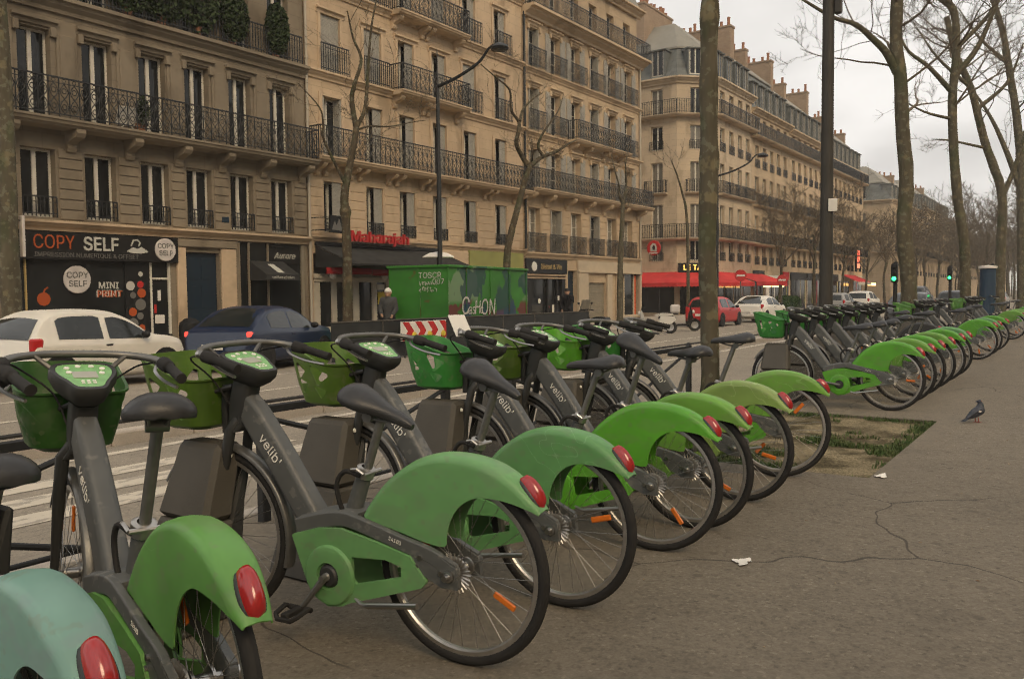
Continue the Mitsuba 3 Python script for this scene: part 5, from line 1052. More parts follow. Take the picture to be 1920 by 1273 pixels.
def grow(pts, r0, r1, depth, q, out, lf=.62, kids=(2, 4), n=None, minr=.006):
    sides = 8 if r0 > .05 else 5 if r0 > .018 else 3
    out.append(tube(pts, np.linspace(r0, r1, len(pts)), sides, cap=False))
    if depth == 0: return
    L = np.linalg.norm(np.diff(pts, axis=0), axis=1).sum()
    for _ in range(q.integers(*kids)):
        t = q.uniform(.3, 1.0); i = min(int(t * (len(pts) - 1)), len(pts) - 2); p = pts[i] + (pts[i + 1] - pts[i]) * (t * (len(pts) - 1) - i); d = pts[i + 1] - pts[i]; d = d / np.linalg.norm(d)
        side = q.normal(0, 1, 3); side -= d * (side @ d); side /= np.linalg.norm(side)
        r = max(minr, (r0 + (r1 - r0) * t) * q.uniform(.45, .7)); l = L * lf * q.uniform(.6, 1.15)
        grow(limb(p, d * .75 + side * q.uniform(.5, .95), l, r, q, 5), r, max(minr * .6, r * .35), depth - 1, q, out, lf, kids, minr=minr)
def tree(label, trunk, rt, limbs, seed, depth=3, group=None, bark='bark', knob=(), kids=(3, 5), minr=.008, extra=0, auto=0):
    """trunk: points; rt: (base radius, top radius); limbs: lists of (points, r0, r1)"""
    q = np.random.default_rng(seed); k = root('street_tree', label, 'tree', group)
    P = cubic(trunk, 8); n = len(P); R = np.interp(np.linspace(0, 1, n), [0, .04, 1], [rt[0] * 1.35, rt[0], rt[1]])
    R = R * (1 + .10 * (meshkit.fbm(P * [2.5, 2.5, 2.2], 3, seed) - .5) * 2)
    for kz, kr in knob: R = R + kr * np.exp(-((P[:, 2] - kz) / .12) ** 2)
    rings = []
    V, F = tube(P, R, 18, cap=True)
    c = np.repeat(P, 18, 0); o = V[:len(c)] - c; V[:len(c)] = c + o * (1 + .09 * (meshkit.fbm(V[:len(c)] * [9, 9, 2.5], 3, seed + 5) - .5) * 2)[:, None]
    put(k, 'trunk', shape((V, F), bark, True))
    big, small = [], []
    for pts, r0, r1 in limbs:
        L = cubic(pts, 5); put(k, 'limb', shape(tube(L, np.linspace(r0, r1, len(L)), 10, cap=False), bark, True))
        o = []; grow(L, r0 * .2, r1, depth, q, o, .5, kids, minr=minr); small += o[1:]
    o = []; top = P[-max(4, n // 3):]; grow(top, rt[1] * .35, rt[1] * .3, depth, q, o, .75, (4 + extra, 6 + extra), minr=minr); small += o[1:]
    for j in range(auto):                              # side limbs of the upper trunk, each ending in fine twigs
        i = int(n * q.uniform(.5, .97)); a = q.uniform(0, 2 * math.pi); r = rt[1] * q.uniform(.22, .42)
        o = []; grow(limb(P[i], (math.cos(a), math.sin(a), q.uniform(.25, .9)), q.uniform(2.2, 4.2), r, q, 8, .1), r, minr * 1.4, 3, q, o, .5, (3, 6), minr=minr); small += o
    if small: put(k, 'crown', shape(cat(small), 'twig' if minr < .012 else bark, True))
    return k
g = lambda L, y, j=0: [(x, y + j * math.sin(i * 1.7), z) for i, (x, z) in enumerate(L)]
# young trees on the far pavement
tree('slim bare tree before the Maharajah restaurant, knob halfway up its trunk', g([(18.11, -.26), (18.13, 1.2), (18.14, 2.46), (18.11, 3.71), (18.08, 4.15), (18.23, 4.81), (18.55, 5.92), (18.62, 6.27)], 18.3), (.155, .085),
     [(g([(18.62, 6.27), (18.56, 7.08), (18.57, 7.55), (18.79, 8.3), (18.61, 8.92), (18.43, 9.65)], 18.3, .1), .085, .02), (g([(18.62, 6.27), (18.91, 6.9), (19.22, 8.31), (19.46, 9.49), (19.6, 10.44)], 18.3, -.1), .07, .018), (g([(18.1, 4.6), (17.41, 5.76), (17.28, 6.1), (17.09, 6.59), (16.43, 7.17)], 18.3, .1), .05, .012), (g([(18.71, 6.24), (19.36, 6.45), (20.07, 6.53), (21.08, 6.82), (21.88, 7.02)], 18.3, .12), .035, .01)], 11, 3, knob=((3.75, .05),), minr=.007, bark='bark_brown')
tree('bare leaning tree that forks above the olive green shopfront', g([(26.37, -.26), (26.42, 1.3), (26.45, 2.72), (26.71, 3.53), (27.09, 4.36), (27.7, 5.63), (28.05, 6.2)], 18.3), (.145, .105),
     [(g([(28.05, 6.2), (27.75, 6.55), (27.1, 6.97), (27.14, 7.48), (27.4, 7.86), (26.94, 8.24), (26.6, 8.87), (25.68, 9.18), (25.04, 9.52)], 18.3, .12), .11, .015), (g([(27.4, 7.86), (27.78, 8.39), (28.36, 8.9), (28.94, 9.21)], 18.3, .1), .06, .012), (g([(28.1, 6.25), (29.1, 6.72), (30.13, 7.11), (30.86, 7.49), (31.88, 7.81)], 18.3, .12), .10, .02), (g([(29.1, 6.72), (28.83, 7.11), (29.0, 7.65), (29.73, 8.36), (30.45, 8.95), (30.8, 9.55)], 18.3, .1), .07, .012)], 12, 3, minr=.007, bark='bark_brown')
tree('thin bare tree in front of the pale shuttered shop', g([(35.6, -.26), (35.68, 2.52), (35.85, 4.25), (35.97, 5.37)], 18.3), (.15, .09), [(g([(35.97, 5.37), (35.75, 5.9), (35.55, 6.19), (35.02, 6.82), (34.9, 7.6)], 18.3, .1), .07, .015), (g([(35.97, 5.37), (36.52, 6.29), (36.2, 7.24), (36.43, 8.26)], 18.3, .1), .07, .012)], 13, 3, minr=.008)
tree('very thin sapling before the red corner awning', g([(43.66, -.26), (43.65, 3.26), (43.43, 5.54), (42.93, 6.49), (42.22, 7.4), (41.41, 8.13)], 18.3), (.10, .025), [], 14, 2, minr=.01)
tree('dark trunk cut by the left edge of the picture', [(8.66, 18.3, -.3), (8.62, 18.3, 2), (8.64, 18.3, 5), (8.55, 18.3, 9), (8.5, 18.3, 11)], (.20, .14), [], 15, 2)
k = root('hanging_sign', 'narrow pale sign seen edge on beside the left trunk', 'sign'); put(k, 'board', shape(bev(8.86, 8.92, 18.22, 18.36, 2.15, 3.0, .01), 'disc_white', False)); put(k, 'bracket', shape(tube([(8.66, 18.3, 2.9), (8.95, 18.3, 2.9)], .015, 6), 'black_iron', 30))
# trees on the promenade
tree('near tree trunk behind the last bicycles, smooth mottled bark', [(10.02, 3.9, -.1), (9.97, 3.9, .94), (9.89, 3.9, 1.72), (9.91, 3.9, 2.36), (9.95, 3.9, 2.88), (9.93, 3.9, 3.83), (9.96, 3.9, 4.78), (9.99, 3.9, 5.54), (10.0, 3.9, 7.2)], (.112, .095), [([(10, 3.9, 7.0), (10.5, 4.6, 8.6), (11.2, 5.2, 10)], .07, .02), ([(10, 3.9, 7.1), (9.2, 3.2, 8.8), (8.8, 2.4, 10.4)], .07, .02)], 21, 3, knob=((2.88, .02), (3.83, .012), (4.6, .015)))
tree('tall trunk between the dark mast and the traffic light, long limb reaching left', [(23.35, 3.86, -.1), (23.38, 3.9, .8), (23.39, 3.92, 1.61), (23.39, 4.04, 2.81), (23.48, 4.01, 4.02), (23.49, 4.12, 5.36), (23.53, 4.2, 6.7), (23.5, 4.3, 7.44), (23.57, 4.3, 8.58), (23.64, 4.3, 9.65), (23.7, 4.3, 11.5)], (.20, .13), [([(23.5, 4.27, 6.75), (23.3, 4.5, 7.25), (23.05, 4.75, 7.55), (22.75, 5.1, 7.9), (22.4, 5.6, 8.1), (21.9, 6.3, 8.6)], .11, .03), ([(23.55, 4.3, 8.6), (24.2, 3.8, 9.6), (24.9, 3.4, 10.8)], .10, .02)], 22, 3, kids=(3, 5), minr=.0055, auto=9)
tree('second of the tall trunks at the right, forking high up', [(34.57, 3.82, -.1), (34.6, 3.9, 1.2), (34.64, 3.97, 2.88), (34.58, 4.23, 4.8), (34.6, 4.38, 6.71), (34.66, 4.43, 8.25), (34.81, 4.35, 9.78), (34.84, 4.45, 11.21), (34.64, 4.79, 11.7), (34.35, 5.24, 12.09)], (.19, .11), [([(34.66, 4.4, 8.3), (33.9, 5.1, 9.2), (33.4, 5.8, 9.9), (33.2, 6.2, 11.3)], .10, .025), ([(34.7, 4.4, 8.9), (35.2, 3.7, 10), (35.4, 3.1, 11.6), (35.9, 2.6, 13)], .12, .03), ([(34.62, 4.4, 7.4), (33.6, 5.2, 7.6), (32.6, 6.0, 8.1)], .06, .015), ([(34.8, 4.4, 9.9), (35.6, 3.4, 11.2), (36.1, 2.9, 12.6)], .10, .02)], 23, 3, kids=(3, 5), minr=.007, auto=9)
tree('third tall trunk at the right, bending left in its upper half', [(47.52, 3.87, -.1), (47.69, 3.89, 2.9), (47.88, 3.89, 5.74), (47.7, 4.28, 7.3), (47.55, 4.61, 8.33), (47.43, 4.89, 9.5), (47.3, 5.22, 10.92), (47.04, 5.71, 12.22), (46.92, 5.94, 12.74), (46.8, 6.3, 14.5)], (.225, .125), [([(47.9, 3.9, 5.7), (48.2, 3.4, 7.2), (48.3, 2.8, 9.5), (48.9, 2.2, 11.5)], .14, .03), ([(47.6, 4.5, 8.1), (46.6, 6.0, 8.5), (46.2, 6.8, 8.6)], .07, .02), ([(47.4, 5.0, 10), (48.3, 3.8, 11.3), (48.9, 3.2, 13.2)], .11, .03), ([(47.3, 5.2, 11), (46.4, 6.6, 12.5), (45.8, 7.6, 14.2)], .10, .02)], 24, 3, kids=(3, 5), minr=.009, auto=9)
tree('rightmost tall trunk, forking low with a slanting second stem', [(62.03, 3.83, -.2), (62.21, 3.91, 3.35), (62.43, 4.08, 8.68), (62.44, 4.37, 12.01), (62.33, 4.82, 15.02), (62.22, 5.2, 17.35), (61.98, 5.74, 19.35)], (.30, .15), [([(62.4, 4.1, 7.6), (62.16, 4.9, 10.0), (61.7, 5.8, 12.2), (61.2, 7.2, 14.6)], .20, .05), ([(62.43, 4.2, 10.5), (62.9, 3.0, 12.8), (63.3, 2.0, 15.6)], .14, .03), ([(62.3, 4.9, 15.4), (61.6, 6.4, 17), (61.0, 7.6, 19)], .12, .03)], 25, 3, kids=(3, 6), minr=.012, auto=9)
# bare crowns further along: three prototypes, each tree its own copy
def proto(seed, H, r, nl, minr):
    q = np.random.default_rng(seed); T = [(0, 0, 0)]
    for z in np.linspace(.15, .62, 4) * H: T.append((T[-1][0] + q.normal(0, .12), T[-1][1] + q.normal(0, .12), z))
    P = cubic(T, 4); tr = tube(P, np.linspace(r, r * .5, len(P)), 8, cap=False); out = []
    for i in range(nl):
        a = i * 2.4 + q.uniform(0, .6); t = q.uniform(.55, 1); p = P[int(t * (len(P) - 1))]
        L = limb(p, (math.cos(a) * .7, math.sin(a) * .7, 1.0), H * q.uniform(.38, .55), r, q, 6, .2); grow(L, r * .42, minr * 1.5, 3, q, out, .55, (4, 7), minr=minr)
    return shape(tr, 'bark_brown', True), shape(cat(out), 'twig', True)
PR = [proto(31, 11, .19, 6, .022), proto(32, 12.5, .2, 6, .024), proto(33, 10, .17, 6, .022)]
for i, x in enumerate((60, 69, 78, 87, 96)):
    k = root('street_tree', f'{ORD[i]} bare street tree on the far pavement, counted past the red awning', 'tree', 'trees on the far pavement'); M = mat(x, 18.3, -.25, (i * 97) % 360, s=.72 + .05 * (i % 3))
    put(k, 'trunk', PR[i % 3][0], M); put(k, 'crown', PR[i % 3][1], M)
k = root('distant_trees', 'brown mass of bare trees closing the end of the boulevard', 'trees', kind='stuff'); q = np.random.default_rng(77)
FT = [(x, 18.3) for x in range(105, 240, 9)] + [(x, 14.5) for x in range(118, 260, 13)] + [(x, 4.1) for x in (78, 93, 108, 122, 140, 160, 180, 205)] + [(112, 11), (128, 12), (146, 10), (165, 12), (195, 8), (215, 11), (150, 1), (190, -1), (175, -6), (215, -4), (230, 3), (250, 8), (250, -8), (130, -6), (100, -8), (160, -10), (270, 0), (290, 6), (300, -4), (320, 10), (300, 16), (280, -14), (240, -16), (330, 2), (345, 8), (350, -8), (350, -18), (310, -20), (360, 16), (365, 0), (335, -14), (300, -12), (325, 5), (370, -12)]
for i, (x, y) in enumerate(FT):
    M = mat(x + q.uniform(-2, 2), y + q.uniform(-.6, .6), -.25, q.uniform(0, 360), s=q.uniform(.82, 1.15)); scene[f'{k}__{2 * i + 1:03d}'] = {**PR[i % 3][0], 'to_world': TM(M)}; scene[f'{k}__{2 * i + 2:03d}'] = {**PR[i % 3][1], 'to_world': TM(M)}
# ------------------------------------------------------------------ lamps, masts, signs, signals
def mast_lamp(label, x, y, H, d, up):
    k = root('street_lamp', label, 'lamp')
    put(k, 'pole', shape(cat([lathe([(.16, -.3), (.16, .5), (.12, .6), (.085, .75), (.075, H * .6), (.055, H), (.02, H + .05), (.015, H + 1.1), (0, H + 1.1)], 14, 'z', (x, y, 0))]), 'black_iron', 40))
    arm = cubic([(x, y, H - .1), (x, y - d * .35, H + .1), (x, y - d * .68, H + up * .5), (x, y - d * .85, H + up * .95), (x, y - d, H + up)], 5)
    put(k, 'arm', shape(tube(arm, np.linspace(.06, .03, len(arm)), 8), 'black_iron', 40))
    put(k, 'head', shape(lathe([(0, .10), (.1, .09), (.25, .02), (.30, -.06), (.26, -.12), (0, -.14)], 20, 'z', (x, y - d, H + up - .06)), 'black_iron', 40))
mast_lamp('dark street lamp whose curved arm crosses the second facade', 22.1, 18.0, 8.2, 2.5, .85)
mast_lamp('dark street lamp with curved arm before the corner house, half behind the near trunk', 47.2, 18.0, 8.0, 2.6, .9)
k = root('lamp_mast', 'thick dark mast with a small white notice, among the second row of bicycles', 'mast')
pri('mast_grey', proc(lambda p, n, uv: mi.Color3f(.045, .041, .034) * (.7 + .4 * fbm(p.x * 6, p.y * 6, p.z * 3, 4))), .6, spec=.35)
put(k, 'shaft', shape(lathe([(.15, -.1), (.15, .55), (.118, .62), (.110, 2.0), (.098, 5), (.09, 9), (0, 9.1)], 24, 'z', (0, 0, 0)), 'mast_grey', 40), mat(15.4, 3.9, 0))
put(k, 'notice', shape(xf(bev(-.075, .075, -.01, .01, -.11, .11, .004), frame((15.32, 3.78, 2.76), (.5, -.86, 0), (.86, .5, 0))), 'paper_white', False)); put(k, 'junction_box', shape(bev(15.35, 15.47, 3.68, 3.80, 6.0, 6.4, .02), 'mast_grey', False))
def round_stop(label, x, y, z):
    k = root('traffic_sign', label, 'sign', 'no entry signs at the side street'); n = frame((x, y, z), (.35, -.94, 0), (0, 0, 1))
    put(k, 'plate', shape(xf(lathe([(0, -.01), (.34, -.01), (.35, 0), (.34, .012), (0, .012)], 28, 'z'), n), 'letter_red', 30)); put(k, 'bar', shape(xf(bev(-.24, .24, -.05, .05, .013, .018, .002), n), 'paper_white', False)); put(k, 'post', shape(tube([(x + .04, y + .03, -.3), (x + .04, y + .03, z + .3)], .03, 8), 'dock_grey', 40))
round_stop('round red no entry sign at the middle of the red awning', 49.4, 17.4, 2.25); round_stop('round red no entry sign at the right end of the red awning', 57.5, 17.4, 2.06)
k = root('bollard', 'dark rounded bin standing before the blue house door', 'bin'); put(k, 'body', shape(lathe([(.24, -.25), (.26, .55), (.24, .68), (.12, .78), (0, .80)], 20, 'z', (12.5, 17.9, 0)), 'shop_black', 40)); put(k, 'foot', shape(lathe([(.28, -.26), (.28, -.2), (.24, -.18)], 20, 'z', (12.5, 17.9, 0)), 'dock_grey', 40))
def signal(label, x, y, z, lit):
    k = root('traffic_light', label, 'traffic light'); put(k, 'pole', shape(tube([(x, y, -.3), (x, y, z + .5)], .06, 8), 'black_iron', 40)); put(k, 'housing', shape(bev(x - .22, x - .02, y - .09, y + .09, z - .11, z + .45, .03), 'shop_black', False))
    for i, (m, dz) in enumerate((('letter_red', .34), ('orange_lens', .17))): put(k, 'lens', shape(lathe([(0, -.02), (.06, -.01), (.07, .02)], 14, 'x', (x - .225, y, z + dz)), 'shop_black', 40))
    put(k, 'lit_lens', {**shape(lathe([(0, -.04), (.055, -.02), (.065, .02)], 14, 'x', (x - .235, y, z)), 'panel_green', 40), 'emitter': {'type': 'area', 'radiance': rgb(*lit)}})
GR = (.02, 1.3, .26)
signal('traffic light showing green just left of the tall trunk', 27.7, 5.0, 1.63, GR); signal('traffic light showing green between the two tall trunks', 39.3, 5.0, 1.78, GR); signal('higher traffic light showing green right of the blue column', 56.6, 5.0, 2.29, GR)
k = root('poster_column', 'blue cylindrical column with a pale cap among the far traffic', 'column'); pri('column_blue', (.025, .05, .085), .5)
put(k, 'drum', shape(lathe([(.0, 0), (.23, 0), (.23, 1.95), (0, 1.95)], 24, 'z', (31.3, 2.9, 0)), 'column_blue', 40)); put(k, 'cap', shape(lathe([(.0, 2.06), (.27, 2.03), (.27, 1.952), (0, 1.952)], 24, 'z', (31.3, 2.9, 0)), 'paper_white', 40)); 
# ------------------------------------------------------------------ cars
def tone(c): return proc(lambda p, n, uv: mi.Color3f(*c) * (.9 + .2 * fbm(p.x * 2, p.y * 2, p.z * 2, 3)))
for n_, c_ in (('car_white', (.60, .57, .50)), ('car_blue', (.007, .016, .045)), ('car_red', (.40, .02, .022)), ('car_cream', (.62, .60, .54)), ('car_grey', (.24, .24, .23)), ('car_dark', (.03, .03, .032))): pri(n_, tone(c_), .28, spec=.5, clearcoat=.8, clearcoat_gloss=.9)
pri('car_glass', (.015, .018, .018), .05, spec=.6)
pri('tail_red', (.40, .015, .015), .2, spec=.6)
HATCH = dict(s=[0, .015, .04, .07, .12, .17, .25, .4, .52, .60, .66, .72, .78, .86, .93, .975, 1.0], top=[.50, .62, .93, 1.12, 1.34, 1.42, 1.465, 1.47, 1.43, 1.33, 1.20, 1.05, .97, .93, .86, .74, .52],
             belt=[.50, .60, .86, .92, .93, .93, .92, .90, .89, .89, .89, .89, .90, .88, .83, .72, .50], hw=[.66, .74, .79, .81, .82, .825, .83, .83, .83, .83, .83, .825, .82, .80, .76, .68, .58], rear=(2, 4), side=((5, 7.2), (7.5, 10.6)), shield=(8.4, 11))
SALOON = dict(s=[0, .015, .04, .08, .13, .2, .28, .4, .5, .58, .65, .71, .78, .86, .93, .975, 1.0], top=[.52, .66, .92, .98, 1.10, 1.28, 1.40, 1.45, 1.43, 1.35, 1.22, 1.07, .98, .93, .86, .74, .52],
              belt=[.52, .64, .88, .93, .95, .95, .94, .92, .91, .90, .90, .90, .91, .88, .83, .72, .50], hw=[.66, .76, .83, .86, .875, .885, .89, .89, .89, .89, .885, .88, .87, .85, .80, .72, .6], rear=(3.2, 6), side=((5.4, 7.3), (7.5, 10.4)), shield=(8.3, 11))
def car(label, x, y, L, H, W, paint, P=HATCH, z=None, lit=False, yaw=0.0, detail=True):
    k = root('parked_car', label, 'car'); z = road_z(y) if z is None else z; M = mat(x, y, z, yaw)
    s = np.array(P['s']); kz = H / max(P['top']); kw = W / 2 / max(P['hw']); f = np.linspace(0, 1, 61); f = np.unique(np.r_[f, s])
    I = lambda key, sc: np.interp(f, s, np.array(P[key]) * sc)
    from scipy.interpolate import PchipInterpolator as PC
    I = lambda key, sc: PC(s, np.array(P[key]) * sc)(f)
    top, belt, hw = I('top', kz), I('belt', kz), I('hw', kw); lo = np.interp(f, [0, .03, .1, .9, .97, 1], [.34, .26, .2, .2, .24, .32]); H_ = max(P['top']) * kz; bmx = np.interp(f, s, np.array(P['belt']) * kz)
    def sec(i):
        t, b, w, l = top[i], min(belt[i], top[i] - .004), hw[i], lo[i]; g = max(0, (t - b) / (H_ - .9 * kz)); wt = w * (.96 - .22 * min(1, g)); e = min(.07, (t - b) * .35)
        h = [(0, l), (w * .88, l), (w * .97, l + .05), (w, l + .16), (w, (l + b) * .5), (w * 1.0, b - .16 * min(1, (b - l))), (w * .985, b - .05), (w * .955, b), (wt, t - e), (wt - .05, t - e * .35), (wt * .72, t - .004 + .012 * g), (0, t + .02 * g)]
        return [(f[i] * L, yy, zz) for yy, zz in h] + [(f[i] * L, -yy, zz) for yy, zz in h[::-1][1:-1]]
    R = np.array([sec(i) for i in range(len(f))]); body = loft(R, cap=True)
    wc = [(.165 * L, .31), (.815 * L, .31)]
    B = man(body) if False else None
    put(k, 'body', shape(flip(body), paint, 42), M)
    def at(fs, side, v):       # point on the greenhouse side at station value fs (index in P['s']) and height fraction v
        ff = np.interp(fs, np.arange(len(s)), s); a = np.array([np.interp(ff, f, R[:, 7, c]) for c in range(3)]); b = np.array([np.interp(ff, f, R[:, 8, c]) for c in range(3)])
        p = a + (b - a) * v; p[1] = p[1] * side + .006 * side; return p
    for sd in (-1, 1):
        for a, b in P['side']:
            n = 9; fs = np.linspace(a, b, n); V = np.array([at(q, sd, .07) for q in fs] + [at(q, sd, .93 if i not in (0, n - 1) else .86) for i, q in enumerate(fs)]); F = np.array([[i, i + 1, n + i + 1, n + i] for i in range(n - 1)])
            put(k, 'side_window', shape((V, F), 'car_glass', True), M)
        put(k, 'tail_light', shape(xf(bev(-.09, .13, -.05, .05, -.12, .13, .03), mat(.035 * L + .05, sd * (hw[3] - .045), .86 * kz, rz=sd * 12)), 'tail_red', False), M) if not lit else put(k, 'tail_light', {**shape(xf(bev(-.09, .16, -.05, .05, -.07, .06, .03), mat(.035 * L + .06, sd * (hw[3] - .04), .86 * kz)), 'tail_red', False), 'emitter': {'type': 'area', 'radiance': rgb(.40, .03, .02)}}, M)
    def across(a, b, m, part, w=.86):
        n = 9; fa = np.linspace(a, b, n); V = []
        for q in fa:
            ff = np.interp(q, np.arange(len(s)), s); t = np.array([np.interp(ff, f, R[:, 9, c]) for c in range(3)]); c0 = np.array([np.interp(ff, f, R[:, 11, c]) for c in range(3)]); nx = -.012 if part == 'rear_window' else .012
            for yy in np.linspace(-1, 1, 7): V.append((t[0] + nx, yy * t[1] * w, t[2] + (c0[2] - t[2]) * (1 - yy * yy) + .012))
        F = [[i * 7 + j, i * 7 + j + 1, (i + 1) * 7 + j + 1, (i + 1) * 7 + j] for i in range(n - 1) for j in range(6)]; put(k, part, shape((np.array(V), np.array(F)), m, True), M)
    across(P['rear'][0] + .15, P['rear'][1] - .1, 'car_glass', 'rear_window'); across(P['shield'][0] + .2, P['shield'][1] - .2, 'car_glass', 'windscreen')
    T_ = shape(lathe([(.19, -.09), (.29, -.10), (.305, -.06), (.305, .06), (.29, .10), (.19, .09)], 28, 'y'), 'black_rubber', 40); RM = [lathe([(.0, -.06), (.05, -.075), (.06, -.06), (.17, -.075), (.195, -.09), (.195, .07), (0, .07)], 24, 'y')]
    rim = shape(cat(RM), 'alloy', 30); ar = shape(lathe([(0, -.012), (.345, -.012), (.352, 0), (0, 0)], 28, 'y'), 'shop_black', 30)
    for cx, _ in wc:
        for sd in (-1, 1):
            yy = sd * (np.interp(cx / L, f, hw) - .03)
            put(k, 'wheel_arch', ar, M @ mat(cx, sd * (np.interp(cx / L, f, hw) + .004), .33) @ (np.diag([1, -1, 1, 1]) if sd > 0 else np.eye(4))); kk = put(k, 'wheel__tyre', T_, M @ mat(cx, yy - sd * .045, .31)); put(k, 'wheel__rim', rim, M @ mat(cx, yy - sd * .045, .31) @ (np.diag([1, -1, 1, 1]) if sd > 0 else np.eye(4)))
    put(k, 'bumper', shape(bev(-.03, .12, -hw[2] * .9, hw[2] * .9, .32, .5, .03), paint, False), M); put(k, 'number_plate', shape(bev(-.045, -.03, -.26, .26, .52, .63, .004), 'paper_white', False), M)
    if detail:
        for sd in (-1, 1):
            put(k, 'door_handle', shape(bev(.43 * L, .47 * L, sd * (hw[30] - .005) - .012, sd * (hw[30] - .005) + .018, .80 * kz, .835 * kz, .006), 'shop_black' if paint != 'car_blue' else paint, False), M)
            put(k, 'wing_mirror', shape(ball((.665 * L, sd * (hw[40] + .06), .98 * kz), .1, 2, (.6, 1, .7)), 'shop_black', True), M)
    return k
car('white three-door hatchback parked at the far left before the copy shop', 7.02, 15.4, 3.4, 1.43, 1.66, 'car_white', yaw=7)
car('dark blue car with a lit red tail lamp in front of the blue door', 11.34, 15.46, 3.95, 1.42, 1.76, 'car_blue', SALOON, lit=True, yaw=18)
car('red hatchback parked before the red awning', 38.0, 15.3, 3.9, 1.42, 1.70, 'car_red', yaw=2); car('cream white car parked to the right of the red one', 44.3, 15.3, 4.5, 1.42, 1.80, 'car_cream', SALOON)
car('silver car partly hidden behind the dark mast', 61.5, 15.2, 4.2, 1.5, 1.75, 'car_grey', detail=False); car('pale grey car beyond the dark mast, right of the silver one', 67.5, 14.9, 4.6, 1.6, 1.85, 'car_cream', detail=False)
car('dark van-like car driving among the far traffic', 70, 11.5, 4.8, 1.9, 1.9, 'car_dark', detail=False); car('dark car far off in the near lane beside the third row', 41, 7.0, 4.3, 1.45, 1.8, 'car_dark', SALOON, detail=False)
car('far car with glowing tail lamps left of the blue column', 57, 7.2, 4.2, 1.5, 1.8, 'car_dark', lit=True, detail=False); car('farther car with glowing tail lamps right of the blue column', 75, 6.6, 4.2, 1.5, 1.8, 'car_grey', lit=True, detail=False)
# ------------------------------------------------------------------ motor scooters
def scooter(label, x, y, yaw, paint, seat='saddle_vinyl', box=None, shield=False):
    k = root('motor_scooter', label, 'scooter'); M = mat(x, y, road_z(y) if y < YF else -.245, yaw)
    for q, nm in ((-.62, 'rear'), (.66, 'front')):
        put(k, f'{nm}_wheel__tyre', shape(lathe([(.15, -.05), (.24, -.055), (.265, 0), (.24, .055), (.15, .05)], 24, 'y', (q, 0, .265)), 'black_rubber', 40), M); put(k, f'{nm}_wheel__rim', shape(lathe([(0, -.03), (.155, -.045), (.155, .045), (0, .03)], 20, 'y', (q, 0, .265)), 'alloy', 30), M)
    yz = lambda pts, hw, m, part: put(k, part, shape(hull([(a, s * w_, b) for a, b, w_ in pts for s in (-1, 1)]), m, 30), M)
    yz([(-.85, .55, .10), (-.8, .68, .12), (-.25, .72, .13), (-.15, .45, .12), (-.3, .3, .10), (-.7, .42, .10)], 0, paint, 'body'); yz([(-.2, .30, .14), (.35, .30, .12), (.35, .25, .12), (-.2, .25, .14)], 0, 'shop_black', 'footboard')
    yz([(.33, .28, .16), (.42, .75, .20), (.5, .95, .12), (.56, .85, .10), (.52, .3, .10)], 0, paint, 'front_shield'); yz([(-.78, .72, .11), (-.72, .80, .12), (-.3, .82, .14), (.0, .76, .12), (-.05, .70, .10)], 0, seat, 'seat')
    put(k, 'front_mudguard', shape(hull([(.45, s * .07, .42) for s in (-1, 1)] + [(.66, s * .08, .56) for s in (-1, 1)] + [(.88, s * .06, .42) for s in (-1, 1)] + [(.66, s * .05, .40) for s in (-1, 1)]), paint, 30), M)
    put(k, 'handlebar', shape(tube([(.36, .34, 1.03), (.44, .16, 1.06), (.48, 0, 1.05), (.44, -.16, 1.06), (.36, -.34, 1.03)], .02, 8), 'shop_black', 40), M); put(k, 'fork', shape(tube([(.66, 0, .265), (.54, 0, .7), (.48, 0, 1.03)], .03, 8), 'shop_black', 40), M)
    put(k, 'headlight', shape(ball((.60, 0, .82), .09, 2, (.6, 1, 1)), 'paper_white', True), M); put(k, 'stand', shape(tube([(-.1, .12, .3), (-.15, .2, .01)], .012, 6), 'black_iron', 40), M)
    for s in (-1, 1): put(k, 'mirror', shape(cat([tube([(.42, s * .2, 1.05), (.44, s * .28, 1.25)], .008, 5), ball((.44, s * .30, 1.28), .06, 1, (.3, 1, .7))]), 'shop_black', 40), M)
    if box: put(k, 'top_box', shape(bev(-1.0, -.62, -.2, .2, .82, 1.16, .06), box, False), M)
    if shield: put(k, 'windscreen', shape(xf(bev(-.01, .01, -.2, .2, 0, .45, .004), mat(.52, 0, .98, ry=-18)), 'curtain_glass', False), M)
scooter('dark scooter with a tall windscreen, behind the middle bicycles', 26.4, 14.6, 70, 'shop_black', shield=True)
scooter('scooter with white seat cover and white panels before the brasserie', 31.2, 14.5, 115, 'paper_white', 'paper_white', 'disc_white'); scooter('dark scooter standing beside the red car', 33.6, 14.5, -62, 'shop_black')
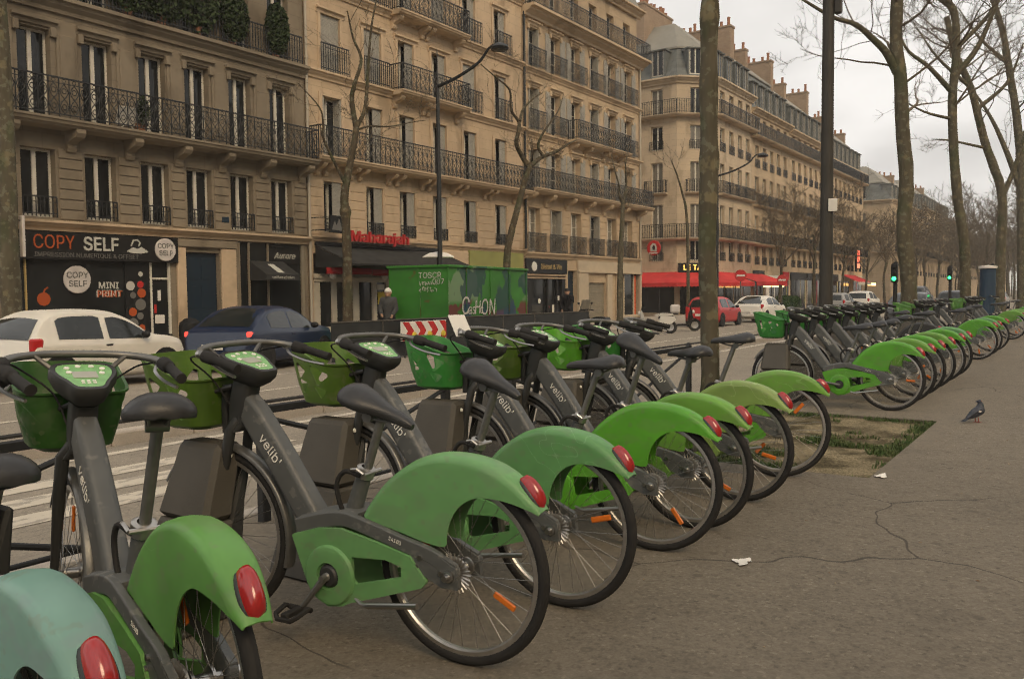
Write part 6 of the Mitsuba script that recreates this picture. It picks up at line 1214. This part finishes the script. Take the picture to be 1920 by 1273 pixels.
# ------------------------------------------------------------------ people
pri('skin', (.36, .22, .15), .6, spec=.3); pri('cloth_black', (.014, .014, .016), .85, spec=.1); pri('cloth_grey', proc(lambda p, n, uv: mi.Color3f(.06, .062, .062) * (.7 + .6 * fbm(p.x * 9, p.y * 9, p.z * 9, 3))), .85, spec=.1); pri('cloth_jeans', (.022, .025, .034), .85, spec=.1)
def skel(bones, joints, ref=.03, it=6):
    m = m3.Manifold()
    for a, b in bones:
        (pa, ra), (pb, rb) = joints[a], joints[b]; m = m + (m3.Manifold.sphere(ra, 14).translate(pa) + m3.Manifold.sphere(rb, 14).translate(pb)).hull()
    m = m.refine_to_length(ref); t = trimesh.Trimesh(*unman(m), process=True); trimesh.smoothing.filter_taubin(t, iterations=it); return t
def person(label, x, y, z, yaw, coat, trousers, head_cov, arm):
    k = root('person', label, 'person'); M = mat(x, y, z, yaw)
    J = dict(pel=((0, 0, .92), .13), wst=((0, 0, 1.08), .125), chs=((.01, 0, 1.30), .145), nk=((.01, 0, 1.47), .055), hd=((.03, 0, 1.60), .095), hd2=((.02, 0, 1.65), .09), chin=((.075, 0, 1.54), .05))
    for s, n in ((1, 'l'), (-1, 'r')):
        J |= {n + 'sh': ((0, s * .18, 1.40), .065), n + 'hp': ((0, s * .09, .90), .095), n + 'kn': ((.03 * s, s * .10, .50), .062), n + 'an': ((-.03 + .06 * s, s * .10, .09), .042), n + 'to': ((.12 + .06 * s, s * .11, .035), .032)}
        el, wr = arm[0 if s > 0 else 1]; J |= {n + 'el': (el, .05), n + 'wr': (wr, .036)}
        d = np.array(wr) - np.array(el); d /= np.linalg.norm(d); J |= {n + 'pm': (tuple(np.array(wr) + d * .06), .034)}
        for i in range(4): J |= {f'{n}f{i}': (tuple(np.array(wr) + d * (.145 - .012 * abs(i - 1.3)) + np.array([-.02, s * .018 * (i - 1.5), -.01])), .0095), f'{n}k{i}': (tuple(np.array(wr) + d * .095 + np.array([0, s * .017 * (i - 1.5), 0])), .0105)}
        J |= {n + 'th': (tuple(np.array(wr) + d * .08 + np.array([.04, -s * .01, .01])), .011)}
    arms = [(n + a, n + b) for n in 'lr' for a, b in (('sh', 'el'), ('el', 'wr'))]
    hands = [(n + 'wr', n + 'pm') for n in 'lr'] + [(f'{n}pm', f'{n}k{i}') for n in 'lr' for i in range(4)] + [(f'{n}k{i}', f'{n}f{i}') for n in 'lr' for i in range(4)] + [(n + 'wr', n + 'th') for n in 'lr']
    torso = [('pel', 'wst'), ('wst', 'chs'), ('chs', 'nk'), ('chs', 'lsh'), ('chs', 'rsh'), ('wst', 'lsh'), ('wst', 'rsh'), ('pel', 'lhp'), ('pel', 'rhp')]; legs = [(n + a, n + b) for n in 'lr' for a, b in (('hp', 'kn'), ('kn', 'an'))]
    feet = [(n + 'an', n + 'to') for n in 'lr']
    JJ = dict(J); JJ['nose'] = ((.128, 0, 1.59), .014); JJ['brow'] = ((.10, 0, 1.615), .02)
    for s, n in ((1, 'l'), (-1, 'r')): JJ[n + 'ear'] = ((.02, s * .10, 1.59), .02)
    body = skel([('nk', 'hd'), ('hd', 'hd2'), ('hd', 'chin'), ('nose', 'brow'), ('hd', 'lear'), ('hd', 'rear'), *torso, *arms, *hands, *legs, *feet], JJ, .025, 3)
    put(k, None if False else 'body', shape(body, 'skin', True), M)
    big = lambda f: {a: (p, r + f) for a, (p, r) in J.items()}
    put(k, 'jacket', shape(skel(torso[:7] + [('pel', 'lhp'), ('pel', 'rhp')] + arms, big(.024), .04), coat, True), M); put(k, 'trousers', shape(skel(legs + [('pel', 'lhp'), ('pel', 'rhp')], big(.017), .04), trousers, True), M); put(k, 'shoe', shape(skel(feet[:1], big(.012), .03), 'shop_black', True), M); put(k, 'shoe', shape(skel(feet[1:], big(.012), .03), 'shop_black', True), M)
    cap = trimesh.creation.icosphere(3, 1.0); v = cap.vertices.copy(); v[:, 2] = np.maximum(v[:, 2], -.05 - .35 * (v[:, 0] < 0)); v = v * [.115, .108, .115] + [.02, 0, 1.64]
    put(k, 'cap' if head_cov == 'paper_white' else 'hair', shape((v, cap.faces), head_cov, True), M)
    for s in (-1, 1): put(k, 'eye', shape(ball((.112, s * .034, 1.61), .011, 1), 'shop_black', True), M)
    put(k, 'mouth', shape(ball((.118, 0, 1.535), .012, 1, (.5, 1.6, .4)), 'letter_red', True), M)
person('person in a black coat, hand raised to the face, by the bistro door', 29.67, 17.6, -.245, 200, 'cloth_black', 'cloth_black', 'shop_black', [((.12, .22, 1.2), (.2, .10, 1.46)), ((.02, -.24, 1.13), (.12, -.2, .92))])
person('person in grey jacket and white cap by the restaurant, half hidden by the hoarding', 18.75, 17.25, -.245, -160, 'cloth_grey', 'cloth_jeans', 'paper_white', [((.02, .24, 1.13), (.15, .2, .98)), ((.06, -.24, 1.13), (.22, -.14, 1.0))])
# ------------------------------------------------------------------ pigeon and litter
pri('feather', proc(lambda p, n, uv: mix(mi.Color3f(.025, .03, .042), mi.Color3f(.075, .08, .095), fbm(p.x * 30, p.y * 30, p.z * 22, 3))), .6, spec=.3); pri('feather_dark', (.02, .022, .03), .6); pri('feather_sheen', (.03, .06, .055), .35, spec=.6); pri('pink_leg', (.3, .09, .08), .6)
k = root('pigeon', 'grey pigeon standing alone on the asphalt by the tree pit', 'pigeon'); M = mat(9.3, .93, 0, -38, s=.86)
bd = skel([('t', 'b'), ('b', 'c'), ('c', 'n'), ('n', 'h'), ('h', 'bk')], dict(t=((-.13, 0, .055), .018), b=((-.035, 0, .105), .052), c=((.035, 0, .135), .055), n=((.045, 0, .20), .028), h=((.035, 0, .235), .021), bk=((.012, .03, .232), .006)), .008, 4)
put(k, 'body', shape(bd, 'feather', True), M)
for s in (-1, 1):
    put(k, 'wing', shape(hull([(.03, s * .05, .15), (.04, s * .053, .11), (-.02, s * .058, .085), (-.10, s * .035, .06), (-.15, s * .02, .055), (-.06, s * .045, .12), (0, s * .05, .15), (.02, s * .035, .15)]), 'feather_dark', 60), M)
    lg = cat([tube([(-.005, s * .022, .06), (0, s * .022, .03), (.003, s * .022, .006)], .005, 6)] + [tube([(.003, s * .022, .006), (.003 + .03 * math.cos(a), s * .022 + .03 * math.sin(a), .003)], .003, 5) for a in (-.5, 0, .5, math.pi)]); put(k, 'leg', shape(lg, 'pink_leg', 40), M)
    put(k, 'eye', shape(ball((.04, s * .019, .24), .004, 1), 'orange_lens', True), M)
put(k, 'tail', shape(hull([(-.09, -.02, .075), (-.09, .02, .075), (-.2, -.032, .022), (-.2, .032, .022), (-.2, 0, .028), (-.09, 0, .085)]), 'feather_dark', 30), M); put(k, 'neck_sheen', shape(xf(ball((.05, 0, .185), .033, 2, (1, 1, 1.1)), mat()), 'feather_sheen', True), M); put(k, 'beak', shape(hull([(.018, .018, .235), (.025, .022, .227), (.006, .042, .228), (.03, .015, .232)]), 'black_rubber', 30), M)
put(k, 'wing_patch', shape(ball((-.012, -.052, .128), .018, 2, (1.1, .35, .7)), 'disc_white', True), M)
def scrap(label, x, y, w, h, seed, m='paper_white', cat_='litter', grp=None):
    k = root('paper_scrap', label, cat_, grp); n = 9; X, Y = np.meshgrid(np.linspace(-1, 1, n), np.linspace(-1, 1, n), indexing='ij'); q = np.random.default_rng(seed); a = np.arctan2(Y, X); rr = np.maximum(abs(X), abs(Y)) * (.8 + .25 * np.sin(a * 3 + seed) + .12 * np.sin(a * 7 + seed))
    P = np.stack([x + w * rr * np.cos(a), y + h * rr * np.sin(a), .004 + .018 * np.maximum(0, meshkit.fbm(np.stack([X * 1.4, Y * 1.4, X * 0 + seed], -1), 3, seed) - .3) * w * 14], -1); put(k, None, shape(loft(P, closed_ring=False), m, True))
scrap('crumpled white paper scrap in the middle of the asphalt', 3.9, 1.36, .07, .045, 3); scrap('flat white paper scrap at the edge of the tree pit', 6.25, 1.2, .10, .04, 8)
q = np.random.default_rng(5); k = root('litter', 'tiny fallen leaves and crumbs scattered over the asphalt', 'litter', kind='stuff'); out = []
pri('dead_leaf', proc(lambda p, n, uv: mix(mi.Color3f(.12, .06, .025), mi.Color3f(.32, .25, .16), cell_rand(p.x * 9, p.y * 9, 2))), .8)
for _ in range(240):
    x, y = q.uniform(2, 16), q.uniform(-1.5, 3.2)
    if PIT[0] < x < PIT[1] and PIT[2] < y: continue
    a = q.uniform(0, 6.28); s = q.uniform(.004, .013); c, d = math.cos(a) * s, math.sin(a) * s; out.append((np.array([[x - c, y - d, .003], [x + d * .6, y - c * .6, .003 + s * .3], [x + c, y + d, .004], [x - d * .6, y + c * .6, .003 + s * .4]]), np.array([[0, 1, 2], [0, 2, 3]])))
put(k, None, shape(cat(out), 'dead_leaf', False))

k = root('paper_sheet', 'white sheet of paper stuck on the handlebar of the fifth bicycle from the left', 'paper')
put(k, None, shape(xf(bev(-.05, .05, -.075, .075, 0, .004, .001), mat(3.60, 2.80, 1.115, rz=-25, rx=48)), 'paper_white', False))
# ------------------------------------------------------------------ the air
k = root('haze', 'thin pale haze over the whole street', 'haze', kind='stuff')
scene[k] = {'type': 'cube', 'to_world': TM(mat(300, 0, 12.4) @ np.diag([1300, 1000, 14.6, 1])), 'bsdf': {'type': 'null'}, 'interior': {'type': 'ref', 'id': 'haze_medium'}}
